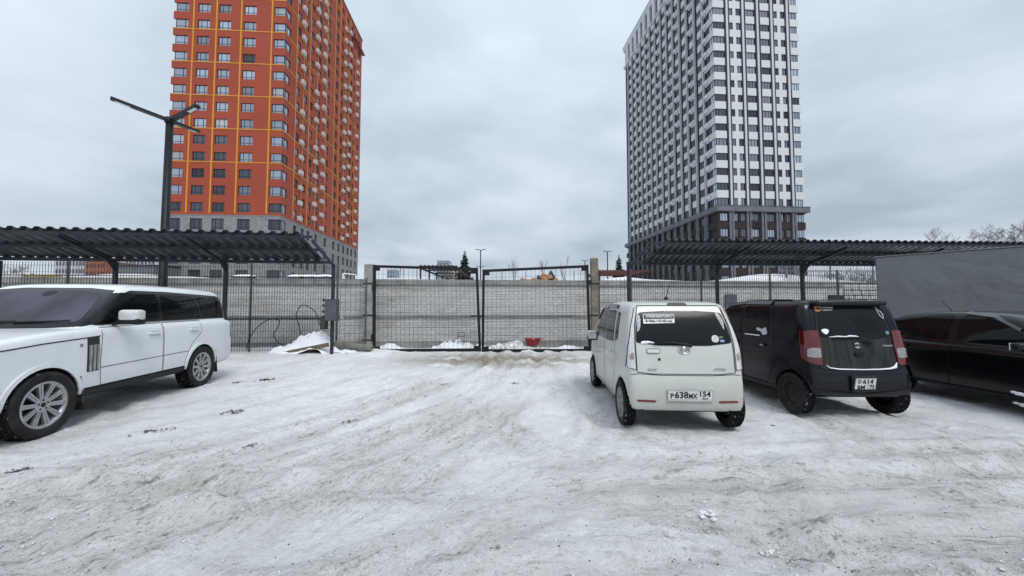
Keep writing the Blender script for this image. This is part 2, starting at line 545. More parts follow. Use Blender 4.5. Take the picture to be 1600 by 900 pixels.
CONC = M('weathered_concrete', (0.27, 0.265, 0.255), 0.85, 0, 0.25, 2.5, 0.4, 35, dirt=((0.12, 0.115, 0.10), 0.6, 1.3))
wrz = math.atan(SH)
wall = thing('brick_wall', 'long pale grey brick retaining wall with concrete coping behind the mesh fence', 'wall', (0, WALL_Y, 0), wrz)
WX0, WX1 = -19.0, 13.75
b = MB(); b.box(WX0, WX1, -0.10, 0.14, -0.2, 2.34); b.build('wall_core', MORTAR, wall)
b = MB()
xx = WX0
while xx < WX1 - 0.1:
    x2 = min(xx + 2.95, WX1)
    b.box(xx, x2 - 0.02, -0.20, 0.16, 2.345, 2.535)
    xx = x2
b.build('coping', CONC, wall)
b = MB(); b.box(WX0, WX1, -0.155, -0.101, 1.10, 1.19); b.build('string_course', M('dark_course', (0.20, 0.195, 0.19), 0.85, 0, .3, 1.2), wall)
b = MB(); b.box(WX0, WX1, -0.17, -0.101, -0.2, 0.24); b.build('plinth', CONC, wall)
BL, BH, BD = 0.25, 0.088, 0.05
tones = []
brick_me = []
for k in range(6):
    m_ = MB().box(0, BL, 0, BD, 0, BH).mesh('brick', BRICK)
    a = m_.attributes.new('tone', 'FLOAT', 'POINT'); a.data.foreach_set('value', [(k + 0.5) / 6] * 8)
    brick_me.append(m_)
stuff_v = []; stuff_t = []
cand = []
rows = list(np.arange(0.245, 1.05, BH + 0.012)) + list(np.arange(1.20, 2.27, BH + 0.012))
r2 = random.Random(3)
for ri, z in enumerate(rows):
    xx = WX0 + (0.13 if ri % 2 else 0)
    while xx + BL < WX1:
        cand.append((xx, z)); xx += BL + 0.012
def bscore(c):
    return abs(c[0] + 0.2) + (0 if c[1] > 1.15 else 0.4)
order = sorted(range(len(cand)), key=lambda i: abs(cand[i][0] - 0.1) * 0.55 + abs(cand[i][1] - 1.4) * 0.8)
single = set(order[:300])
sm = MB(); st_t = []
for i, (x, z) in enumerate(cand):
    t_ = r2.random() ** 0.6
    if r2.random() < 0.05: t_ = 0.0
    yoff = -0.100 - BD + 0.030 + r2.uniform(-0.006, 0.004)
    if i in single:
        ob('brick', brick_me[min(5, int(t_ * 6))], wall, (x, yoff, z))
    else:
        sm.box(x, x + BL, yoff, yoff + BD, z, z + BH); st_t += [t_] * 8
o = sm.build('bricks', BRICK, wall)
a = o.data.attributes.new('tone', 'FLOAT', 'POINT'); a.data.foreach_set('value', st_t)
stuff(o)
# a steel door and a dark opening in that wall, right of the gate
for nm, x0, x1, z0, z1, mt in (('door', 8.55, 9.02, 0.55, 2.02, M('door_grey', (0.10, 0.115, 0.13), 0.5)), ('shutter', 13.05, 13.7, 0.9, 2.0, M('shutter_dark', (0.03, 0.032, 0.035), 0.6))):
    b = MB(); b.box(x0, x1, -0.20, -0.155, z0, z1)
    for s_ in np.linspace(z0 + .1, z1 - .1, 6): b.box(x0 + .02, x1 - .02, -0.215, -0.2005, s_, s_ + .03)
    b.build(nm, mt, wall)
# rough white stone wall past its end, with a coil of razor wire
SW = thing('stone_wall', 'rough white stone wall under razor wire beyond the right end of the brick wall', 'wall', (13.9, WALL_Y + SH * 13.9 + .1, 0), wrz)
b = MB()
STONEW = M('white_stone', (0.50, 0.49, 0.48), 0.9, 0, 0.3, 4, .5, 12, dirt=((0.14, 0.13, 0.12), .8, 3.0))
MB().box(0, 3.4, 0.05, 0.4, -0.1, 2.55).build('wall_core', M('stone_mortar', (0.12, 0.115, 0.11), 0.9), SW)
r3 = random.Random(5)
z = 0.0
k = 0
while z < 2.45:
    h_ = r3.uniform(0.16, 0.26); x = 0.0
    while x < 3.35:
        w_ = min(r3.uniform(0.2, 0.45), 3.4 - x)
        if w_ > 0.06:
            v, f = rbox(w_ - .03, 0.16, h_ - .03, min(.03, w_ / 4), 1)
            v = [p + Vector((r3.uniform(-.012, .012), r3.uniform(-.01, .01), r3.uniform(-.012, .012))) for p in v]
            MB().add(v, f).build('stone', STONEW, SW, (x + w_ / 2, 0.03 + r3.uniform(-.02, .02), z + h_ / 2))
        x += w_
    z += h_
t = thing('razor_wire', 'coiled razor wire on thin posts along the wall under the right carport', 'wire', (0, WALL_Y + 0.3, 0), wrz)
for xx in (11.6, 13.6, 15.6): MB().bar((xx, 0, 2.5), (xx, 0.0, 3.45), 0.05).build('post', GREYMETAL, t)
for zc in (2.85, 3.22):
    b = MB(); pts = []
    for i in range(620):
        a_ = i * 0.36
        pts.append((11.3 + i * 0.0074, 0.20 * math.cos(a_), zc + 0.22 * math.sin(a_)))
    b.tube(pts, 0.009, 3, cap=False)
    b.build('coil', GREYMETAL, t)

# ------------------------------------------------------------------ wire mesh fence, gate posts and gate leaves
WIRE = M('wire_coating', (0.030, 0.034, 0.038), 0.5, 0, .2, 8)
def wire_panel(w, h, dx, dz, r=0.0044, z0=0.05, folds=True):
    b = MB()
    n = max(2, int(round(w / dx)))
    for i in range(n + 1):
        x = i * w / n
        b.box(x - r, x + r, -r, r, z0, h)
    for zz_ in np.arange(z0 + 0.03, h - 0.02, dz):
        b.box(0, w, -r * 3, -r * 1.02, zz_ - r, zz_ + r)
    return b
def fence(label, x0, y0, x1, y1, h, dx, dz, step, rail=True, post0=True):
    L = math.hypot(x1 - x0, y1 - y0); a_ = math.atan2(y1 - y0, x1 - x0)
    t = thing('mesh_fence', label, 'fence', (x0, y0, 0), a_)
    n = max(1, int(round(L / step)))
    pm = wire_panel(L / n - 0.05, h, dx, dz).mesh('wire_panel', WIRE)
    po = MB(); po.box(-.022, .022, -.022, .022, -.1, h + .06); po.box(-.026, .026, -.026, .026, h + .0605, h + .075)
    pom = po.mesh('post', M('fence_post_grey', (.07, .074, .08), .5))
    for i in range(n):
        ob('wire_panel', pm, t, (i * L / n + 0.025, 0, 0.02))
    for i in range(0 if post0 else 1, n + 1):
        ob('post', pom, t, (i * L / n, 0.05, 0))
    if rail:
        b = MB(); b.box(0, L, -.03, -.016, 1.10, 1.14); b.build('rail', DARKMETAL, t)
        b = MB(); b.box(0, L, -.03, -.016, h - .42, h - .395); b.build('rail', DARKMETAL, t)
    return t
fence('fine dark wire mesh fence behind the left carport and white SUV', -19.5, 11.35, -5.85, 12.62, 2.92, 0.082, 0.21, 2.7)
fence('short coarse wire mesh panel between left carport and concrete gate post', -5.82, 12.75, -5.02, 13.0, 2.45, 0.15, 0.26, 0.9, False, False)
fence('short coarse wire mesh panel between gate and right carport', 3.02, 13.08, 4.05, 13.0, 2.5, 0.15, 0.26, 1.1, False)
fence('fine dark wire mesh fence behind the right carport and parked cars', 4.1, 12.95, 14.0, 13.4, 2.75, 0.082, 0.21, 2.5)

POSTC = M('gate_post_concrete', (0.30, 0.295, 0.28), 0.85, 0, .3, 2.2, .5, 30, dirt=((0.10, 0.098, 0.09), .7, 2.0))
POSTW = M('gate_post_weathered', (0.20, 0.18, 0.14), 0.9, 0, .35, 3, .6, 26, dirt=((0.06, 0.055, 0.045), .7, 1.6))
def gate_post(label, x, y, w, h, mt):
    t = thing('gate_post', label, 'gate post', (x, y, 0), 0, 'posts of the gate')
    v, f = rbox(w, w * 0.9, h + .3, .02, 2)
    MB().add([p + Vector((0, 0, h / 2 - .15)) for p in v], f).build('shaft', mt, t)
    for z in (0.35, 1.2, 2.3):
        MB().box(-w / 2 - .012, w / 2 + .012, -w * .45 - .012, w * .45 + .012, z, z + .05).build('band', DARKMETAL, t)
    return t
gate_post('light grey concrete gate post at the left end of the gate', -4.97, 13.2, 0.33, 3.0, POSTC)
gate_post('brownish weathered gate post at the right end of the gate', 2.88, 13.2, 0.25, 3.22, POSTW)

def gate_leaf(label, A, B, C, D):
    """corners bottom-left, bottom-right, top-right, top-left"""
    t = thing('gate_leaf', label, 'gate', (A[0], 13.02, 0), 0, 'leaves of the gate')
    o = Vector((A[0], 13.02, 0))
    P = [Vector((p[0], 13.02, p[1])) - o for p in (A, B, C, D)]
    W_ = 0.085
    for nm, i, j, w in (('bottom_rail', 0, 1, .10), ('stile', 1, 2, W_), ('top_rail', 3, 2, .09), ('stile', 0, 3, W_)):
        b = MB(); d = (P[j] - P[i]).normalized() * (0.045 if 'rail' in nm else -0.05)
        b.bar(P[i] + d, P[j] - d, w, .06, up=(0, 1, 0)); b.build(nm, BLACKMETAL, t)
    b = MB()
    n = int((B[0] - A[0]) / 0.148)
    for i in range(1, n):
        f_ = i / n
        b.bar(P[0].lerp(P[1], f_), P[3].lerp(P[2], f_), .0075, .0075)
    for k in range(1, 11):
        f_ = k / 11
        pa, pb = P[0].lerp(P[3], f_), P[1].lerp(P[2], f_)
        mid_ = (pa + pb) / 2 + Vector((0, .02, 0.015 * math.sin(k)))
        b.bar(pa + Vector((0, .01, 0)), mid_, .007); b.bar(mid_, pb + Vector((0, .01, 0)), .007)
    b.build('wire_mesh', WIRE, t)
    for c, o_ in ((P[3], (.13, -.10)), (P[2], (-.13, -.10)), (P[0], (.13, .09)), (P[1], (-.13, .09))):
        b = MB(); s1, s2 = o_
        b.box(min(c.x, c.x + s1 * 1.6), max(c.x, c.x + s1 * 1.6), -.045, -.031, min(c.z, c.z + s2 * 1.6), max(c.z, c.z + s2 * 1.6))
        b.build('corner_plate', BLACKMETAL, t)
    return t, P
t1, P1 = gate_leaf('left black steel gate leaf with drooping top rail and wire mesh', (-4.72, 0.02), (-1.10, 0.05), (-1.22, 2.82), (-4.76, 2.92))
for z in (.42, 2.1): MB().box(-.10, .02, -.05, .05, z, z + .16).build('hinge', BLACKMETAL, t1)
b = MB(); b.box(3.30, 3.70, -.06, -.031, 1.18, 1.235); b.build('latch_bar', BLACKMETAL, t1)
t2, P2 = gate_leaf('right black steel gate leaf with rising top rail and wire mesh', (-1.00, 0.02), (2.66, 0.03), (2.60, 2.92), (-0.98, 2.76))
for z in (.3, .6, 2.3): MB().box(3.62, 3.74, -.05, .05, z, z + .14).build('hinge', BLACKMETAL, t2)

# ------------------------------------------------------------------ carports
SHEET = M('dark_profiled_sheet', (0.062, 0.070, 0.080), 0.26, 0.5, .3, 2.0, spec=.6)
SHEETU = SHEET
def carport(label, x, y, rz, s0, s1, posts, zb, zf, dep, pitch, hump):
    """local x runs along the row, -y towards the camera; the roof climbs to the front"""
    t = thing('carport', label, 'carport', (x, y, 0), rz, 'carports along the fence')
    def roof_z(yy):
        return zb + (zf - zb) * (-yy / dep)
    # profiled sheets, each about a metre wide
    per = pitch
    nper = max(1, int(round(1.2 / per)))
    sw = nper * per
    prof = []
    for k in range(nper):
        for fx, fz in ((0, 0), (.38, 0), (.52, 1), (.86, 1)):
            prof.append(((k + fx) * per, fz * hump))
    prof.append((nper * per, 0))
    v = []; f = []
    th = 0.004
    for yy in (0.06, -dep):
        for (a_, h_) in prof:
            v.append((a_, yy, roof_z(yy) + h_ - zb))
        for (a_, h_) in prof:
            v.append((a_, yy, roof_z(yy) + h_ - zb + th))
    n = len(prof)
    for k in range(n - 1):
        f.append((k, k + 1, 2 * n + k + 1, 2 * n + k)[::-1])
        f.append((n + k, n + k + 1, 3 * n + k + 1, 3 * n + k))
        f.append((k, k + 1, n + k + 1, n + k)); f.append((2 * n + k, 2 * n + k + 1, 3 * n + k + 1, 3 * n + k)[::-1])
    me = MB().add(v, f).mesh('roof_sheet', SHEET)
    s = s1 - round((s1 - s0) / sw) * sw
    s0 = s
    while s < s1 - 0.05:
        ob('roof_sheet', me, t, (s, 0, zb + 0.055 + (0.004 if int(round((s - s0) / sw)) % 2 else 0)))
        s += sw
    L0, L1 = s0 - (.52 if s0 > 0 else .1), s + (.28 if s0 < 0 else .1)
    for nm, yy, w, h_ in (('front_purlin', -dep + .10, .06, .07), ('purlin', -dep * .5, .06, .08), ('rear_purlin', -.02, .07, .10)):
        b = MB(); z = roof_z(yy); b.box(L0, L1, yy - w / 2, yy + w / 2, z + .05 - h_, z + .05); b.build(nm, DARKMETAL, t)
    for p in posts:
        b = MB(); b.box(p - .042, p + .042, -.015, .07, -.15, zb - .055)
        b.box(p - .11, p + .11, -.08, .14, 0.0, .02); b.build('post', DARKMETAL, t)
        b = MB(); b.bar((p, .03, zb - .09), (p, -dep + .12, roof_z(-dep + .12) - .075), .05, .075); b.build('rafter', DARKMETAL, t)
        if p == 0: continue
        b = MB(); b.add([(p - .012, -.02, zb - .34), (p + .012, -.02, zb - .34), (p - .012, -.3, roof_z(-.3) - .12), (p + .012, -.3, roof_z(-.3) - .12), (p - .012, -.02, zb - .14), (p + .012, -.02, zb - .14)],
              [(0, 2, 4), (1, 5, 3), (0, 1, 3, 2), (2, 3, 5, 4), (0, 4, 5, 1)]); b.build('gusset', DARKMETAL, t)
    return t
carport('dark profiled-sheet carport over the white SUV on the left', -5.7, 12.0, R(6.0), -14.0, -0.28, (0, -3.2, -6.3, -9.4, -12.5), 2.93, 3.47, 1.75, .30, .055)
carport('dark profiled-sheet carport behind the white hatchback and black cars', 3.72, 12.0, R(2.6), 0.47, 12.75, (0, 2.9, 5.75, 8.65, 11.5), 2.90, 3.30, 1.72, .205, .048)

# cabinets on the end post of the left carport, and the loose cable on the fence
t = thing('electric_cabinet', 'dark grey electric cabinet on the end post of the left carport', 'cabinet', (-5.68, 11.93, 1.42))
v, f = rbox(.40, .16, .68, .012, 1); MB().add(v, f).build('housing', M('cabinet_grey', (0.055, 0.062, 0.07), .5, 0, .15, 4), t)
b = MB(); b.box(-.17, .17, -.092, -.081, -.31, .31); b.build('door', M('cabinet_door', (0.075, 0.084, 0.094), .5, 0, .15, 4), t)
MB().box(.12, .15, -.105, -.0925, -.05, .05).build('lock', GREYMETAL, t)
t = thing('junction_box', 'small olive junction box on the mesh fence beside the electric cabinet', 'box', (-6.12, 12.35, .98))
v, f = rbox(.20, .12, .38, .012, 1); MB().add(v, f).build('housing', M('olive_box', (0.045, 0.05, 0.042), .55), t)
MB().box(-.07, .07, -.075, -.061, -.14, .14).build('cover', M('olive_cover', (0.06, 0.066, 0.055), .55), t)
t = thing('insulator_brackets', 'pale insulator brackets on both sides of the electric cabinet', 'bracket', (-5.7, 12.02, 0))
for sx0 in (-.32, .26):
    for z in (1.18, 1.36, 1.55, 1.72):
        b = MB(); b.bar((sx0, 0, z), (sx0 + .09, 0, z), .045, .05); b.bar((sx0 + .02, 0, z - .02), (sx0 + .02, 0, z + .07), .03); b.build('insulator', M('porcelain', (.45, .45, .44), .4) if sx0 > 0 else DARKMETAL, t)
b = MB()
cp = [(-8.62, .02), (-8.5, .45), (-8.2, .85), (-7.85, 1.02), (-7.62, .95), (-7.68, .72), (-7.78, .5), (-7.62, .25), (-7.3, .12), (-7.05, .25), (-6.95, .48), (-7.02, .85), (-7.1, 1.15), (-7.0, 1.42), (-6.8, 1.46), (-6.55, 1.3), (-6.42, 1.08), (-6.35, .82), (-6.2, .76)]
def crom(pts, n=8):
    out = []
    P_ = [Vector(p) for p in pts]
    for i in range(len(P_) - 1):
        a_, b_, c_, d_ = P_[max(i - 1, 0)], P_[i], P_[i + 1], P_[min(i + 2, len(P_) - 1)]
        for k in range(n):
            t_ = k / n
            out.append(0.5 * ((2 * b_) + (c_ - a_) * t_ + (2 * a_ - 5 * b_ + 4 * c_ - d_) * t_ ** 2 + (3 * b_ - a_ - 3 * c_ + d_) * t_ ** 3))
    return out + [P_[-1]]
cpt = crom([(x, 12.62 + (x + 5.85) * 0.093 - .05, z + .1) for x, z in cp])
tag(MB().tube(cpt, .013, 6).build('black_cable', BLACKP, smooth=True), 'loose black cable looping in two arcs on the left mesh fence', 'cable')

# ------------------------------------------------------------------ street lamp with three arms
t = thing('street_lamp', 'tall black street lamp with three arms rising above the left carport', 'street lamp', (-11.63, 12.55, 0))
b = MB(); b.tube([(0, 0, -.1), (0, 0, 1.2), (0, 0, 7.75)], [.135, .13, .105], 20); b.build('pole', BLACKMETAL, t, smooth=True)
MB().lathe([(0, 7.745), (.13, 7.745), (.15, 7.80), (.13, 7.93), (0, 7.95)], 20).build('head', BLACKMETAL, t, smooth=True)
LED = M('lamp_glass', (.62, .64, .66), .25)
for a_ in (221, 341, 98):
    d = Vector((math.cos(R(a_)), math.sin(R(a_)), .19)).normalized()
    p0 = Vector((0, 0, 7.84)) + d * .08; p1 = Vector((0, 0, 7.84)) + d * 1.42
    b = MB(); b.bar(p0, p1, .16, .09)
    arm = b.build('arm', BLACKMETAL, t)
    sd_ = d.cross(Vector((0, 0, 1))).normalized(); up = sd_.cross(d)
    b = MB(); b.bar(p0 + d * .88 - up * .048, p1 - d * .1 - up * .048, .10, .006); b.build('diffuser', LED, arm)

# ------------------------------------------------------------------ grey rendered wall on the right
q = NT('grey_render')
c_ = q.mix(q.ramp(q.noise(0.9, 6, 0.6), [(0.3, 0.0), (0.7, 1.0)]), (0.135, 0.142, 0.150), (0.175, 0.182, 0.190))
c_ = q.mix(q.math('MULTIPLY', q.ramp(q.noise((1.1, 1.1, .5), 5, .6, dist=1.2), [(0.55, 0.0), (0.72, 1.0)]), .35), c_, (0.20, 0.19, 0.17))
q.set(color=c_, rough=.85, spec=.25, normal=q.bump(q.noise(1.3, 4, .5, dist=.8), .35, .25, q.bump(q.noise(70, 4), .25, .006)))
GR = q.m
wa = Vector((9.37, 9.7)); wb = Vector((10.75, 7.93)); wd = (wb - wa).normalized(); ang = math.atan2(wd.y, wd.x)
t = thing('rendered_wall', 'plain dark grey rendered wall standing behind the black sedan on the right', 'wall', (wa.x, wa.y, 0), ang)
v, f = rbox(8.0, .30, 3.1, .03, 2)
MB().add([p + Vector((4.0, .15, 1.25)) for p in v], f).build('wall_body', GR, t)
MB().box(-.02, 8.0, -.012, .30 + .012, 2.803, 2.825).build('capping', M('cap_grey', (.17, .175, .18), .7), t)
# ------------------------------------------------------------------ towers
def glassmat(name, c, rough=.06, metal=.55, var=.25):
    q = NT(name)
    oi = q.n('ShaderNodeObjectInfo')
    k = q.mix(oi.outputs['Random'], tuple(v * (1 - var) for v in c), tuple(min(1, v * (1 + var)) for v in c))
    q.set(color=k, rough=rough, metal=metal, spec=.6)
    q.set(normal=q.bump(q.noise(.9, 2), .06, .05))
    return q.m
GL_SKY = glassmat('coated_glass', (0.41, 0.455, 0.52), .05, .8)
GL_DRK = glassmat('painted_dark_glass', (0.055, 0.06, 0.07), .05, .25, .5)  # darker pane colour; on lower floors it stands in for dark reflections
GL_CUR = glassmat('curtained_glass', (0.30, 0.31, 0.32), .12, .1, .4)
GL_GRY = glassmat('grey_glass', (0.21, 0.225, 0.25), .06, .5, .35)
FRM = M('window_frame_dark', (0.022, 0.025, 0.034), .5, 0, .1)
ORNG = M('terracotta_panel', (0.27, 0.041, 0.0145), .7, 0, .10, .12, dirt=((0.22, 0.034, 0.014), .35, .05))
YEL = M('ochre_strip', (0.50, 0.22, 0.018), .6, 0, .1, .4)
q = NT('grey_clinker')
br = q.n('ShaderNodeTexBrick')
br.inputs['Scale'].default_value = 1.0
br.inputs['Brick Width'].default_value = .5; br.inputs['Row Height'].default_value = .16; br.inputs['Mortar Size'].default_value = .014
br.inputs['Color1'].default_value = (.12, .12, .125, 1); br.inputs['Color2'].default_value = (.23, .23, .235, 1); br.inputs['Mortar'].default_value = (.10, .10, .10, 1)
sp = q.n('ShaderNodeSeparateXYZ'); q.l(q.co('Object'), sp.inputs[0])
cb = q.n('ShaderNodeCombineXYZ'); q.l(q.math('ADD', sp.outputs[0], sp.outputs[1]), cb.inputs[0]); q.l(sp.outputs[2], cb.inputs[1])
q.l(cb.outputs[0], br.inputs['Vector'])
q.set(color=q.mix(q.math('MULTIPLY', q.noise(.5, 5), .4), br.outputs['Color'], (.30, .30, .30)), rough=.85)
CLINK = q.m
ACW = M('cooler_casing', (0.46, 0.41, 0.40), .55, 0, .1, 2)
ACB = M('cooler_casing_white', (0.50, 0.53, 0.55), .55, 0, .12, 2)

def win_mesh(w, h, xs, zt, name='window', f=.07, d=.09):
    """frame with mullions at xs and a transom at zt; origin bottom centre, outside is -y"""
    b = MB()
    b.box(-w / 2, -w / 2 + f, 0, d, 0, h); b.box(w / 2 - f, w / 2, 0, d, 0, h)
    b.box(-w / 2 + f, w / 2 - f, 0, d, 0, f); b.box(-w / 2 + f, w / 2 - f, 0, d, h - f, h)
    for x in xs: b.box(x - f / 2, x + f / 2, .004, d, f, h - f)
    if zt:
        e_ = [-w / 2 + f] + [v for x in xs for v in (x - f / 2, x + f / 2)] + [w / 2 - f]
        for i in range(0, len(e_), 2): b.box(e_[i], e_[i + 1], .006, d, zt, zt + f * .9)
    return b.mesh(name, FRM)
def pane_mesh(w, h, mt):
    return MB().box(-w / 2 + .03, w / 2 - .03, .045, .06, .03, h - .03).mesh('pane', mt)
class Facade:
    """places windows on one face of a tower; single ones are parts, the rest is gathered"""
    def __init__(self, root, todo):
        self.root = root; self.n = 0; self.rest = {}; self.cache = {}
        self.todo = todo
    def window(self, x, y, z, rz, w, h, xs, zt, mt, single=True):
        key = (w, h, tuple(xs), zt)
        if key not in self.cache: self.cache[key] = win_mesh(w, h, xs, zt)
        pk = (w, h, mt.name)
        if pk not in self.cache: self.cache[pk] = pane_mesh(w, h, mt)
        if single and self.n < 300:
            self.n += 1
            o = ob('window', self.cache[key], self.root, (x, y, z), rz)
            ob('pane', self.cache[pk], o)
        else:
            self.merge('windows', FRM, self.cache[key], x, y, z, rz)
            self.merge('panes_' + mt.name, mt, self.cache[pk], x, y, z, rz)
    def merge(self, nm, mt, me, x, y, z, rz):
        b, _ = self.rest.setdefault(nm, (MB(), mt))
        c, s = math.cos(rz), math.sin(rz)
        b.add([(x + v.co.x * c - v.co.y * s, y + v.co.x * s + v.co.y * c, z + v.co.z) for v in me.vertices], [tuple(p.vertices) for p in me.polygons])
    def finish(self):
        for nm, (b, mt) in self.rest.items():
            stuff(b.build('panes' if nm.startswith('panes') else nm, mt, self.root))
def ac_mesh(mt, w=1.0, h=.75, d=.55):
    b = MB()
    v, f = rbox(w, d, h, .10, 2)
    b.add([p + Vector((0, -d / 2, h / 2)) for p in v], f)
    for k in range(5): b.box(-w / 2 + .12, w / 2 - .12, -d - .012, -d + .01, .12 + k * .12, .16 + k * .12)
    return b.mesh('cooler_box', mt)
rt = random.Random(11)

# --- orange tower: local x to the right along the front, y away from us along the side
OT = thing('apartment_tower', 'orange-red apartment tower with yellow grid lines and grey brick base', 'building', (-40.9, 66.0, 0), R(3.67))
FWD, SDE, OTOP, OPOD = 19.3, 40.0, 78.2, 17.45
ZB = 2.3
T_ = .30
MB().box(-FWD + .36, -.36, .36, SDE - .36, ZB, OTOP - .6).build('core', M('interior_dark', (.02, .02, .022), .9), OT)
colsA = [(-18.95, -16.75), (-15.2, -13.1), (-11.6, -9.5), (-7.3, -5.15), (-2.05, 0)]          # x ranges of the openings on the front
colsB = [(0, 1.9), (4.35, 5.65), (7.3, 8.6), (9.75, 11.05), (13.15, 14.45), (17.7, 19.0), (22.3, 23.7), (25.6, 26.8), (28.6, 29.9), (31.6, 32.9), (34.2, 35.5), (37.4, 38.6)]
fac = Facade(OT, None)
wl_ = MB()
NF = 20
def row_A(b, z0, z1, full):
    edges = [-FWD] + [v for c in colsA for v in c]
    if full:
        b.box(-FWD, 0, 0, T_, z0, z1)
    else:
        for i in range(0, len(edges) - 1, 2):
            a_, c_ = edges[i], edges[i + 1]
            if c_ - a_ > .4: b.box(a_, c_, 0, T_, z0, z1)
def row_B(b, z0, z1, full):
    if full:
        b.box(-T_, 0, T_, SDE, z0, z1); return
    e_ = [v for c in colsB for v in c][1:] + [SDE]
    for i in range(0, len(e_) - 1, 2): b.box(-T_, 0, e_[i], e_[i + 1], z0, z1)
def other_sides(b, z0, z1):
    b.box(-FWD, -FWD + T_, T_ + 2.2, SDE, z0, z1); b.box(-FWD + T_, -T_, SDE - T_, SDE, z0, z1)
SILL0 = 18.0
for k in range(NF):
    z0 = SILL0 + 3 * k
    lo = OPOD if k == 0 else z0 - 1.35
    row_A(wl_, lo, z0, True); row_B(wl_, lo, z0, True)
    row_A(wl_, z0, z0 + 1.65, False); row_B(wl_, z0, z0 + 1.65, False)
row_A(wl_, SILL0 + 3 * NF - 1.35, OTOP, True); row_B(wl_, SILL0 + 3 * NF - 1.35, OTOP, True)
other_sides(wl_, OPOD, OTOP)
wl_.build('wall', ORNG, OT)
b = MB(); b.box(-FWD - .15, .15, -.15, SDE + .15, OTOP, OTOP + .35); b.box(-.02, .75, SDE - 9, SDE + .4, OTOP - 4.2, OTOP - 3.8); b.build('roof', M('roof_edge', (.16, .03, .02), .7), OT)
# grey base
g_ = MB()
for k in range(5):
    z0 = SILL0 - 3 * (k + 1) - .15
    hi = z0 + 1.95
    row_A(g_, z0 - 1.05 if k < 4 else ZB, z0, True); row_B(g_, z0 - 1.05 if k < 4 else ZB, z0, True)
    row_A(g_, z0, hi, False); row_B(g_, z0, hi, False)
    if k == 0:
        row_A(g_, hi, OPOD - .004, True); row_B(g_, hi, OPOD - .004, True)
other_sides(g_, ZB, OPOD - .004)
g_.build('base_wall', CLINK, OT)
MB().box(-FWD - .05, .05, -.05, SDE + .05, OPOD - .12, OPOD + .02).build('base_cornice', M('base_cap', (.17, .17, .175), .7), OT)
# yellow strips, each a part
for x in (-15.85, -11.95, -7.7, -2.4):
    MB().box(x - .12, x + .12, -.07, -.001, OPOD + .3, OTOP).build('strip', YEL, OT)
for y in (4.05, 7.0, 9.4, 12.85, 17.4, 21.7, 24.7, 28.2, 31.2, 35.1):
    MB().box(.001, .06, y - .09, y + .09, OPOD + .3, OTOP).build('strip', YEL, OT)
for k in range(3, NF, 2):
    z = SILL0 + 3 * k - .22
    MB().box(-FWD - .06, .055, -.062, -.003, z, z + .16).build('strip', YEL, OT)
    MB().box(.003, .056, -.062, SDE, z, z + .16).build('strip', YEL, OT)
for k in range(-4, NF):
    z = SILL0 + 3 * k + (0 if k >= 0 else -.15)
    h = 1.65 if k >= 0 else 1.95
    for i, (a_, c_) in enumerate(colsA):
        dark = (k < 4 if i in (1, 2) else k < 3 if i == 3 else k < 1) if k >= 0 else True  # lower floors: the dark reflection is put into the pane colour
        if i in (1, 2) and k == 4: dark = rt.random() < .8
        mt = GL_DRK if dark else GL_SKY
        if not dark and rt.random() < .16: mt = GL_CUR if rt.random() < .7 else GL_GRY
        if dark and rt.random() < .15: mt = GL_GRY
        if i == 3 and k == 9: mt = GL_DRK
        w = round(c_ - a_, 2)
        cxm = (a_ + c_) / 2
        xs = [-w * .22, w * .22] if i not in (0, 4) else ([w * .22] if i == 0 else [-w * .25])
        fac.window(cxm, .14, z, 0, w, h, [round(v, 3) for v in xs], .38, mt, k < 13)
    for i, (a_, c_) in enumerate(colsB):
        w = round(c_ - a_ - (.15 if i == 0 else 0), 2)
        mt = (GL_SKY if rt.random() < .75 else GL_DRK) if i < 6 else (GL_DRK if rt.random() < .6 else GL_GRY)
        if i == 6: mt = GL_DRK
        if k < 0: mt = GL_DRK if i else GL_GRY
        fac.window(-.14, (a_ + c_) / 2 + (.07 if i == 0 else 0), z, PI / 2, w, h, [0.0 if i else round(-w * .1, 3)], .38, mt, k < 14 and i < 11)
fac.finish()
acm = ac_mesh(ACW, 1.1, .85, .62)
for y in (6.2, 12.1, 15.6, 27.6, 30.8, 36.3):
    for k in range(0, NF - 1):
        if rt.random() < .93: ob('cooler_box', acm, OT, (0.0, y, SILL0 + 3 * k - .05 + (1.4 if y in (12.1, 30.8) else 0)), PI / 2)

# --- white tower: local x to the right along the front, y away along the left side
WT = thing('apartment_tower', 'white and dark grey striped apartment tower with dark brown base', 'building', (40.5, 73.5, 0), R(4.8))
WTOP, WPOD, WF, WS = 85.4, 21.2, 18.5, 46.5
WHITE = M('white_panel', (0.49, 0.50, 0.515), .6, 0, .05, .15)
WHITE2 = M('white_pilaster', (0.42, 0.43, 0.45), .6, 0, .05, .15)
DGREY = M('anthracite_facade', (0.026, 0.029, 0.036), .6, 0, .15, .5)
BRWN = M('dark_brown_brick', (0.030, 0.023, 0.022), .8, 0, .2, .8)
STGR = M('grey_stone', (0.105, 0.112, 0.122), .8, 0, .25, 1.2)
MB().box(.38, WF - .38, .38, WS - .3, ZB, WTOP - .4).build('core', DGREY, WT)
MB().box(-.3, WF + .3, -.3, WS + .3, WTOP, WTOP + .5).build('roof', WHITE2, WT)
winsA = [(.10, 2.35, 'c'), (3.5, 4.25, 's'), (4.85, 5.8, 's'), (6.98, 8.85, 'w'), (10.15, 12.02, 'w'), (13.1, 13.85, 's'), (14.5, 15.4, 's'), (16.6, 18.2, 'r')]
pilA = (2.95, 6.35, 9.5, 12.55, 16.0)
pilB = [3.7 + 3.07 * i for i in range(14)]
bays = [(0, 2.32), (3.5, 5.8), (6.98, 8.85), (10.15, 12.02), (13.1, 15.4), (16.6, WF)]
fac = Facade(WT, None)
KF = 19
sp_me = {}
